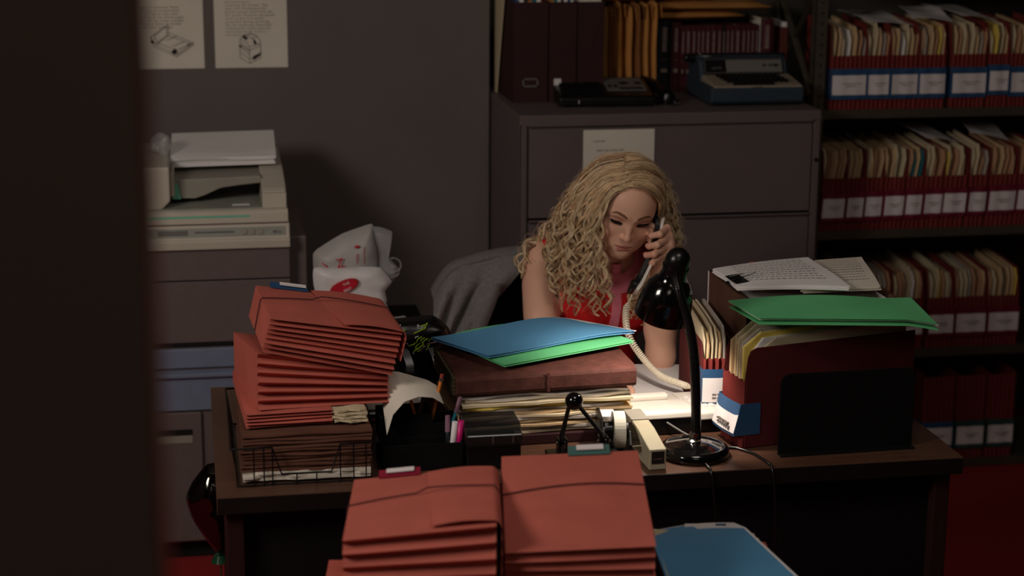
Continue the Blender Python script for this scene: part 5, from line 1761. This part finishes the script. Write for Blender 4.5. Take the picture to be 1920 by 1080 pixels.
hb_lo, hb_hi = vec(.93, 4.05, 1.005), vec(1.16, 4.34, 1.275)
fb_lo, fb_hi = vec(1.02, 4.07, .985), vec(1.135, 4.20, 1.135)
in_face = lambda p: ((p > hb_lo + .004) & (p < hb_hi - .004)).all(-1) & (to_head(p)[:, 2] > -.108 - 0.25 * (0.06 - to_head(p)[:, 1])) & ~in_hand(p)
def in_hand(p):
    hs_ = hand_sdf(p, LW, FING, THUMB, 1)
    return (hs_ < .004) & ((p > fb_lo + .004) & (p < fb_hi - .004)).all(-1)


full = surface(loc(body_sdf), vec(.78, 3.90, .0) - PB, vec(1.25, 4.78, 1.28) - PB, .0036)
face = surface(loc(body_sdf), hb_lo - PB, hb_hi - PB, .0015)
hand = surface(loc(body_sdf), fb_lo - PB, fb_hi - PB, .0015)
full = keep(full, lambda p: ~(in_face(p) | in_hand(p)))
face = keep(face, in_face)
hand = keep(hand, in_hand)


def sstep(a, b, x):
    t = np.clip((x - a) / (b - a), 0, 1)
    return t * t * (3 - 2 * t)


def makeup(v):
    p = v + PB
    q = to_head(p)
    m = q.copy()
    m[:, 0] = np.abs(m[:, 0])
    base = np.array(lin((222, 172, 146)))
    c = np.tile(base, (len(v), 1))
    def mix(w, rgb):
        nonlocal c
        c = c * (1 - w[:, None]) + np.array(lin(rgb)) * w[:, None]
    head = ((p > hb_lo) & (p < hb_hi)).all(-1) & (q[:, 1] > .04)
    mix(head * .28 * np.exp(-(((m[:, 0] - .042) / .018) ** 2 + ((q[:, 2] + .034) / .018) ** 2)), (214, 112, 98))
    mix(head * .25 * np.exp(-(((m[:, 0]) / .010) ** 2 + ((q[:, 2] + .030) / .010) ** 2)), (214, 120, 104))
    lipd = np.minimum(((q[:, 0] / .0205) ** 2 + ((q[:, 2] + .0588) / .0042) ** 2), ((q[:, 0] / .0168) ** 2 + ((q[:, 2] + .0663) / .0048) ** 2))
    mix(head * .75 * (1 - sstep(.75, 1.25, lipd)), (186, 100, 94))
    lx = np.abs(q[:, 0])
    mix(head * .85 * np.exp(-((q[:, 2] + .0628 - .0030 * (q[:, 0] / .02) ** 2) / .0011) ** 2) * (lx < .022), (92, 34, 34))
    ed = ((m[:, 0] - .032) / .019) ** 2 + ((q[:, 2] - .013) / .0105) ** 2
    mix(head * .5 * (1 - sstep(.5, 1.3, ed)), (168, 100, 84))
    nd = ((m[:, 0] - .0052) / .0030) ** 2 + ((q[:, 2] + .0390) / .0024) ** 2
    mix(head * .75 * (1 - sstep(.6, 1.4, nd)) * (q[:, 1] > .085), (96, 46, 40))
    kn = (in_hand(p)) * 0.12
    mix(kn * np.exp(-((p[:, 0] - 1.066) / .012) ** 2), (206, 112, 92))
    return c


skin = mat('skin', (226, 172, 146), 0.5, vary=0.03, scale=30, bump=0.05, bscale=600, spec=0.35, sub=0.05)
nt = skin.node_tree
ca = nt.nodes.new('ShaderNodeVertexColor')
ca.layer_name = 'makeup'
nt.links.new(ca.outputs['Color'], nt.nodes['Principled BSDF'].inputs['Base Color'])
mesh_from('body', [full, face, hand], [skin], person, makeup)

# dress
RA, LA = RS + vec(-.010, -.005, -.015), LS + vec(.010, -.01, -.015)
NH = from_head((0, .03, -.155))
def dress_sdf(p):
    d = smin(torso_sdf(p), legs_sdf(p), .05)
    tr_ = smin(s_cone(p, NB + vec(-.01, .02, .02), RS + vec(.03, 0, .012), .045, .030), s_cone(p, NB + vec(.01, .02, .02), LS + vec(-.03, 0, .012), .045, .030), .05)
    d = smin(d, tr_, .035) - .0065
    d = smax(d, -(np.linalg.norm(p - RA, axis=-1) - .060), .006)
    d = smax(d, -(np.linalg.norm(p - LA, axis=-1) - .070), .006)
    nk = s_cone(p, NB + vec(-.004, -.02, -.002), NB + vec(-.02, -.06, .09), .070, .078)
    d = smax(d, -nk, .006)
    return d


def collar_sdf(p):
    nk = s_cone(p, NB + vec(-.004, -.02, -.002), NB + vec(-.02, -.06, .09), .070, .078)
    base = smin(torso_sdf(p), s_cone(p, from_head((0, -.022, -.050)), NB, .050, .054), .035)
    d = np.maximum(np.abs(base - .005) - .0060, nk - .040)
    d = np.maximum(d, -(nk + .010))
    d = smax(d, -(np.linalg.norm(p - RA, axis=-1) - .085), .004)
    d = smax(d, -(np.linalg.norm(p - LA, axis=-1) - .085), .004)
    # placket running down the chest
    pl = np.maximum(np.abs(base - .006) - .003, np.abs(p[..., 0] - 1.030 - (p[..., 2] - .9) * .05) - .012)
    pl = np.maximum(pl, p[..., 2] - NB[2] + .02)
    pl = np.maximum(pl, .70 - p[..., 2])
    pl = np.maximum(pl, p[..., 1] - 4.40)
    return np.minimum(d, pl)


mesh_from('red_top', [surface(loc(dress_sdf), vec(.85, 4.12, .40) - PB, vec(1.22, 4.78, 1.06) - PB, .004)], ['dress_red'], person)
mesh_from('pink_collar', [surface(loc(collar_sdf), vec(.90, 4.20, .68) - PB, vec(1.16, 4.50, 1.10) - PB, .0028)], ['collar_pink'], person)


# features laid on the face surface
def face_y(x, z):
    y = 0.15
    for _ in range(60):
        d = float(head_sdf(np.array([[x, y, z]]))[0])
        if d < 1e-4: break
        y -= max(d * .8, 1e-4)
    return y


def strip(name, m, pts, lift, thick):
    """pts: (x, z, half height) along the feature in head coordinates"""
    top, bot = [], []
    for x, z, hh in pts:
        for lst, zz in ((top, z + hh), (bot, z - hh)):
            lst.append(from_head((x, face_y(x, zz) + lift, zz)) - PB)
    return MB().sheet([[b, (b + t) / 2, t] for b, t in zip(bot, top)], thick).build(name, m, person, weld=False)


addm('eye_white', (196, 176, 166), 0.3)
addm('iris', (52, 40, 34), 0.2)
for s_ in (-1, 1):
    br = [(s_ * (.0125 + .036 * u), .0260 + .0075 * math.sin(math.pi * (u * .62 + .04)) - .0055 * max(0, u - .75) / .25, .0030 * (1 - .75 * u ** 2) * (0.75 + .5 * min(1, u * 5))) for u in np.linspace(0, 1, 12)]
    strip('eyebrow', 'brow', br, .0006, .0012)
    ey = [(s_ * (.0185 + .0275 * u), -.0005 + .0008 * math.sin(math.pi * u) + .0020 * u, .0034 * math.sin(math.pi * min(1, max(0.02, u))) + .0003) for u in np.linspace(0, 1, 12)]
    strip('eye', 'iris', ey, .0007, .0010)
    lid = [(s_ * (.0175 + .030 * u), .0028 + .0022 * math.sin(math.pi * u) + .0030 * u, .0016 * (0.6 + .9 * u) * (1 if u < .97 else .5)) for u in np.linspace(0, 1, 12)]
    strip('eyelash', 'lash', lid, .0010, .0014)
    m = MB()
    for u in np.linspace(0.12, 1.0, 15):
        x, z = s_ * (.0175 + .030 * u), .0028 + .0022 * math.sin(math.pi * u) + .0030 * u
        a = from_head((x, face_y(x, z) + .0005, z)) - PB
        b = from_head((x + s_ * (.0015 + .004 * u), face_y(x, z) + .0065, z - .0062)) - PB
        c = (a + b) / 2 + hy * .0012
        m.tube([a, c, b], [.0005, .00042, .0002], 4)
    m.build('lashes', 'lash', person)
    m = MB()
    for k in range(3):
        pass
# fingernails on the visible hand
m = MB()
for f in FING:
    d = vec(*f[3]) - vec(*f[2])
    d /= np.linalg.norm(d)
    c = vec(*f[3]) - d * .004 + vec(-.0055, -.002, 0.001) - PB
    m.ball(c, .0042, 6, 0, (.35, 1.0, .9))
m.build('fingernails', 'skin_pink', person)

# ---------------------------------------------------------------- hair
GUIDES = {
    'L': [
        [(1.017, 4.125, 1.211), (0.981, 4.125, 1.199), (0.961, 4.140, 1.155), (0.956, 4.155, 1.103), (0.963, 4.165, 1.048), (0.981, 4.175, 0.979), (0.998, 4.185, 0.915), (1.006, 4.190, 0.860)],
        [(1.017, 4.135, 1.224), (0.970, 4.135, 1.215), (0.936, 4.150, 1.159), (0.927, 4.165, 1.088), (0.928, 4.175, 1.020), (0.933, 4.180, 0.953), (0.944, 4.180, 0.885)],
        [(1.018, 4.150, 1.242), (0.963, 4.160, 1.229), (0.916, 4.180, 1.171), (0.898, 4.200, 1.095), (0.891, 4.215, 1.012), (0.894, 4.210, 0.947), (0.907, 4.205, 0.883)],
        [(1.022, 4.180, 1.257), (0.965, 4.200, 1.242), (0.912, 4.225, 1.182), (0.883, 4.255, 1.104), (0.866, 4.275, 1.027), (0.870, 4.265, 0.948), (0.884, 4.250, 0.890)],
        [(1.029, 4.220, 1.266), (0.974, 4.240, 1.252), (0.932, 4.280, 1.193), (0.896, 4.320, 1.116), (0.881, 4.350, 1.056), (0.866, 4.340, 1.005), (0.864, 4.330, 0.957)],
        [(1.041, 4.260, 1.264), (0.994, 4.300, 1.248), (0.955, 4.360, 1.169), (0.928, 4.420, 1.076), (0.909, 4.460, 0.984), (0.900, 4.480, 0.881)],
    ],
    'W': [
        [(1.036, 4.260, 1.262), (0.976, 4.290, 1.242), (0.930, 4.360, 1.167), (0.895, 4.420, 1.080), (0.853, 4.430, 1.029), (0.811, 4.410, 0.999), (0.796, 4.390, 0.970), (0.815, 4.385, 0.941)],
        [(1.036, 4.260, 1.262), (0.979, 4.290, 1.237), (0.936, 4.360, 1.156), (0.901, 4.410, 1.070), (0.868, 4.420, 1.025), (0.836, 4.400, 1.003), (0.826, 4.385, 0.976), (0.836, 4.380, 0.946)],
    ],
    'F': [
        [(1.026, 4.135, 1.224), (1.071, 4.155, 1.207), (1.109, 4.185, 1.150), (1.120, 4.200, 1.088), (1.107, 4.200, 1.022), (1.071, 4.185, 0.966), (1.043, 4.180, 0.908), (1.038, 4.180, 0.860)],
        [(1.026, 4.135, 1.227), (1.072, 4.155, 1.210), (1.114, 4.190, 1.150), (1.135, 4.220, 1.084), (1.132, 4.220, 1.017), (1.103, 4.200, 0.955), (1.078, 4.190, 0.898), (1.071, 4.190, 0.853)],
    ],
    'R': [
        [(1.023, 4.125, 1.210), (1.053, 4.130, 1.196), (1.081, 4.150, 1.160), (1.099, 4.175, 1.118), (1.112, 4.200, 1.069), (1.108, 4.215, 1.019), (1.080, 4.205, 0.941), (1.055, 4.195, 0.874)],
        [(1.026, 4.135, 1.227), (1.072, 4.155, 1.210), (1.114, 4.190, 1.150), (1.136, 4.220, 1.084), (1.139, 4.240, 1.012), (1.099, 4.225, 0.936), (1.069, 4.205, 0.860)],
        [(1.030, 4.170, 1.246), (1.089, 4.200, 1.228), (1.142, 4.240, 1.159), (1.167, 4.270, 1.086), (1.184, 4.290, 1.020), (1.173, 4.290, 0.952)],
        [(1.037, 4.220, 1.265), (1.095, 4.250, 1.245), (1.150, 4.300, 1.181), (1.181, 4.340, 1.098), (1.204, 4.360, 1.025), (1.203, 4.370, 0.939)],
        [(1.041, 4.260, 1.264), (1.101, 4.320, 1.241), (1.152, 4.380, 1.174), (1.184, 4.440, 1.064), (1.185, 4.460, 0.961)],
    ],
}


def crm(pts, n):
    pts = np.array(pts, float)
    k = len(pts)
    P = np.concatenate([[2 * pts[0] - pts[1]], pts, [2 * pts[-1] - pts[-2]]])
    t = np.linspace(0, k - 1 - 1e-6, n)
    i = t.astype(int)
    u = (t - i)[:, None]
    p0, p1, p2, p3 = P[i], P[i + 1], P[i + 2], P[i + 3]
    return 0.5 * (2 * p1 + (p2 - p0) * u + (2 * p0 - 5 * p1 + 4 * p2 - p3) * u ** 2 + (3 * p1 - p0 - 3 * p2 + p3) * u ** 3)


NP = 64
def push_out(c, margin, it=2):
    c = c.copy()
    for _ in range(it):
        d = head_sdf(to_head(c))
        m_ = d < margin
        if not m_.any(): break
        p = c[m_]
        e = 1e-3
        g = np.stack([(head_sdf(to_head(p + e * np.eye(3)[k])) - d[m_]) / e for k in range(3)], 1)
        c[m_] = p + g * (margin - d[m_])[:, None]
    return c


GC = {s_: [push_out(crm(g, NP), 0.010) for g in gs] for s_, gs in GUIDES.items()}
hrng = np.random.default_rng(77)
strands, tone, rads = [], [], []
T = np.linspace(0, 1, NP)


def frame(c):
    t = np.gradient(c, axis=0)
    t /= np.linalg.norm(t, axis=1, keepdims=True)
    ref = vec(0.25, 1.0, 0.1)
    a = np.cross(t, ref)
    a /= np.linalg.norm(a, axis=1, keepdims=True) + 1e-9
    return t, a, np.cross(t, a)


def clump(side, u, nstr, amp, wl, spread, length, lay, tn, g0=.16, g1=.62, rad=.00062):
    gs = GC[side]
    k = min(int(u), len(gs) - 2)
    c = gs[k] * (1 - (u - k)) + gs[k + 1] * (u - k)
    n_ = max(16, int(NP * length))
    c = c[:n_]
    tt = T[:n_]
    seg = np.concatenate([[0], np.cumsum(np.linalg.norm(np.diff(c, axis=0), axis=1))])
    ph = hrng.uniform(0, 6.28)
    grow = sstep(g0, g1, tt) * .88 + .12 * sstep(.02, .15, tt)
    wob = hrng.normal(size=3) * lay
    c = c + np.array([hrng.normal() * .0045, 0, 0]) * (1 - sstep(.03, .3, tt))[:, None] + wob * sstep(0, .5, tt)[:, None] + (lay * .4) * grow[:, None] * np.stack([np.sin(seg * 18 + ph), np.cos(seg * 15 + ph * 2), 0 * seg], 1)
    t, a, b = frame(c)
    sg = 1 if hrng.random() < .5 else -1
    wlv = wl * (1 + .15 * np.sin(seg * 25 + ph * 3)) * (1.15 - .3 * tt)
    phase = np.cumsum(np.concatenate([[0], np.diff(seg)]) * 2 * np.pi / wlv)
    for _ in range(nstr):
        o1, o2 = hrng.normal(size=2) * spread
        ph2 = ph + hrng.normal() * 0.16
        am = amp * (1 + hrng.normal() * .08) * grow
        flat = (1.35 - .75 * sstep(.05, .5, tt))
        taper = flat * (1 - .45 * sstep(.6, 1, tt))
        strands.append(c + a * (np.cos(phase + ph2) * am + o1 * taper)[:, None] + b * (np.sin(phase + ph2) * am * sg * .8 + o2 * taper * .7)[:, None])
        tone.append(tn)
        rads.append(rad)


for side, nclump, umax in (('L', 104, 4.98), ('R', 66, 3.98), ('W', 7, 0.98), ('F', 15, 0.98)):
    for i in range(nclump):
        u = umax * (i + hrng.random()) / nclump
        wl_c = hrng.uniform(.052, .078)
        clump(side, u, 30, hrng.uniform(.0065, .0115), wl_c, hrng.uniform(.0013, .0026), hrng.uniform(.90, 1.0) if side == 'F' else hrng.uniform(.74, 1.0), .0050, hrng.choice([0, 0, 0, 1, 1, 2]), rad=.00048)
    for i in range(90 if side in 'LR' else 12):
        u = hrng.uniform(0, umax)
        clump(side, u, 2, hrng.uniform(.006, .012), hrng.uniform(.04, .07), .003, hrng.uniform(.75, 1.0), .010, hrng.choice([0, 1]), rad=.00034)

cnt_ = [len(s_) for s_ in strands]
allp = push_out(np.concatenate(strands), 0.006, 1)
vs, fs, mi, off = [], [], [], 0
pos = 0
for n_, tn, rd in zip(cnt_, tone, rads):
    s_ = allp[pos:pos + n_]
    pos += n_
    t, a, b = frame(s_)
    r = (rd * (1 - .6 * np.linspace(0, 1, n_) ** 3))[:, None]
    ring = np.stack([s_ + r * (a * math.cos(k * 2.094) + b * math.sin(k * 2.094)) for k in range(3)], 1)
    vs.append(ring.reshape(-1, 3) - PB)
    i = np.arange(n_ - 1)[:, None] * 3
    k = np.arange(3)[None]
    q = np.stack([i + k, i + (k + 1) % 3, i + 3 + (k + 1) % 3, i + 3 + k], -1).reshape(-1, 4) + off
    fs.append(q)
    mi.append(np.full(len(q), tn))
    off += n_ * 3
hair = mesh_from('hair', [(np.concatenate(vs), np.concatenate(fs))], ['hair_blonde', 'hair_gold', 'hair_deep'], person)
hair.data.polygons.foreach_set('material_index', np.concatenate(mi).astype(np.int32))


def cap_sdf(p):
    q = to_head(p)
    d = head_sdf(q) - .009
    d = smin(d, s_ell(q, vec(0, -.03, .0), vec(.080, .080, .10)), .03)
    d = smax(d, .8 * q[..., 1] - .6 * (q[..., 2] - .075) - .036, .004)
    d = smax(d, -(q[..., 2] + .085), .01)
    return d


mesh_from('scalp_hair', [surface(loc(cap_sdf), vec(.90, 4.06, 1.02) - PB, vec(1.20, 4.42, 1.30) - PB, .003)], ['hair_gold'], person)

# ---------------------------------------------------------------- telephone handset in the hand, with its coiled cord
th = thing('telephone_handset', 'white handset with black inner side held against the ear', 'handset', (1.086, 4.132, 1.068))
hp0 = vec(1.086, 4.132, 1.068)
E1, E2, Gp, M2, M1 = [vec(*q) - hp0 for q in ((1.111, 4.180, 1.124), (1.107, 4.170, 1.104), (1.091, 4.134, 1.058), (1.048, 4.097, 0.990), (1.027, 4.086, 0.962))]
ax_h = (M1 - E1) / np.linalg.norm(M1 - E1)
inn = vec(-0.93, -0.10, -0.20)           # inner, black side: turned to the cheek and the room
inn -= ax_h * (inn @ ax_h)
inn /= np.linalg.norm(inn)
sd = np.cross(ax_h, inn)
path = crm([E1, E2, Gp, M2, M1], 22)
wd = np.interp(np.linspace(0, 1, 22), [0, .1, .25, .5, .75, .9, 1], [.021, .024, .017, .0125, .017, .024, .021])
tk = np.interp(np.linspace(0, 1, 22), [0, .1, .25, .5, .75, .9, 1], [.009, .011, .008, .0075, .008, .011, .009])
for nm, mn, o0, o1 in (('outer_shell', 'phone_white', -.0090, .0006), ('inner_shell', 'black_plastic', .0006, .0150)):
    m = MB()
    for o_a in (0,):
        vs_ = []
        for p, w_, k_ in zip(path, wd, tk):
            for a_ in range(12):
                an = 2 * math.pi * a_ / 12
                sx, cy = math.cos(an), math.sin(an)
                dd = (o0 + o1) / 2 + (o1 - o0) / 2 * max(-1, min(1, cy * 1.3)) * (k_ / .0085)
                vs_.append(p + sd * w_ * max(-1, min(1, sx * 1.2)) + inn * dd)
        n_ = len(path)
        m.add(vs_, [(i * 12 + j, i * 12 + (j + 1) % 12, (i + 1) * 12 + (j + 1) % 12, (i + 1) * 12 + j) for i in range(n_ - 1) for j in range(12)], 0, True)
        m.add(vs_, [tuple(range(12))[::-1], tuple(range((n_ - 1) * 12, n_ * 12))])
    m.build(nm, mn, th)
for P_, nm in ((E1 * .72 + E2 * .28, 'earpiece'), (M1 * .72 + M2 * .28, 'mouthpiece')):
    MB().lathe([(.018, 0), (.019, .004), (.016, .007), (0.0, .0075)], P_ + inn * .010, inn, 24).build(nm, 'black_plastic', th)
# coiled cord
cpts = crm([(1.022, 4.084, .955), (1.000, 4.05, .925), (.996, 4.005, .880), (1.018, 3.965, .838), (1.052, 3.925, .802), (1.090, 3.875, .793), (1.112, 3.845, .792)], 900)
t_, a_, b_ = frame(cpts)
sg_ = np.concatenate([[0], np.cumsum(np.linalg.norm(np.diff(cpts, axis=0), axis=1))])
L_ = sg_[-1]
u_ = sg_ / L_
am_ = 0.0068 * sstep(0.06, .12, u_) * (1 - .8 * sstep(.93, 1.0, u_))
wl_ = 0.0072 - .0026 * sstep(.3, .6, u_)
phs = np.cumsum(np.concatenate([[0], np.diff(sg_)]) * 2 * np.pi / wl_)
cp = cpts + a_ * (np.cos(phs) * am_)[:, None] + b_ * (np.sin(phs) * am_)[:, None]
cord = thing('coiled_cord', 'cream coiled telephone cord hanging from the handset down to the telephone', 'cord', tuple(cpts[-1]))
MB().tube([tuple(p) for p in cp - cpts[-1]], 0.0019, 5).build('coil', 'cord_cream', cord)

# ---------------------------------------------------------------- chair with the grey jacket
ch = thing('office_chair', 'black office chair behind the seated person', 'chair', (0.98, 4.66, 0), (0, 0, R(8)))
MB().prism([(-0.23, -0.22), (0.23, -0.22), (0.25, 0.18), (0.20, 0.23), (-0.20, 0.23), (-0.25, 0.18)], 'z', 0.385, 0.425).build('seat', 'black_matte', ch, 0.02, 3)
pillow_mb([(-0.27, 0.60), (0.27, 0.60), (0.29, 0.74), (0.26, 0.84), (0.17, 0.895), (0.0, 0.915), (-0.17, 0.895), (-0.26, 0.84), (-0.29, 0.74)], 0.20, 0.03, sub=4).build('backrest', 'black_matte', ch)
MB().tube([(0, 0.15, 0.40), (0, 0.24, 0.42), (0, 0.245, 0.60), (0, 0.235, 0.70)], 0.018, 8).build('back_support', 'black_plastic', ch)
MB().tube([(0, 0, 0.07), (0, 0, 0.385)], 0.022, 16).build('gas_post', 'black_plastic', ch)
for k in range(5):
    a = R(72 * k + 20)
    MB().tube([(0, 0, 0.085), (0.27 * math.cos(a), 0.27 * math.sin(a), 0.065)], [0.02, 0.013], 8).build('leg', 'black_plastic', ch)
    MB().ball((0.27 * math.cos(a), 0.27 * math.sin(a), 0.026), 0.026, 8, 0, (1, .7, 1)).build('caster', 'black_plastic', ch)
jk = thing('jacket', 'grey wool jacket hung over the left side of the black office chair', 'jacket', (0.735, 4.75, 0.60))
m = MB()
g = []
for i in range(25):
    u = i / 24
    x = -0.10 + 0.275 * u
    top_z = 0.255 + 0.055 * math.sin(min(1.0, u * 1.1) * math.pi * .5) - 0.06 * max(0, .25 - u) / .25 * (max(0, .25 - u) / .25)
    row = []
    for j in range(21):
        v = j / 20
        z = top_z * (1 - v) + (-0.12) * v
        y = -0.045 + 0.045 * max(0, 1 - v * 7) ** 2 - 0.016 * math.sin(u * 17 + v * 1.5) * min(1, v * 3) - 0.012 * math.sin(u * 7.5 + 1 - v)
        xx = x - 0.045 * v * (1 - u) * 1.2 - 0.33 * u * v ** 0.8
        row.append((xx, y, z))
    g.append(row)
m.sheet(g, 0.008)
g2 = [[(p[0][0], 0.0 + 0.075 * k / 4, p[0][2] + 0.012 * math.sin(math.pi * k / 4)) for k in range(5)] for p in g]
m.sheet(g2, 0.008)
m.build('jacket_body', 'grey_wool', jk)
g3 = []
for i in range(13):
    v = i / 12
    g3.append([(0.060 - 0.09 * v + 0.030 * (k / 3 - .5) * (1 + 1.3 * v * (1 - v)), -0.074 - 0.010 * math.sin(math.pi * k / 3), 0.25 - 0.22 * v) for k in range(4)])
MB().sheet(g3, 0.006).build('lapel', 'grey_wool', jk)
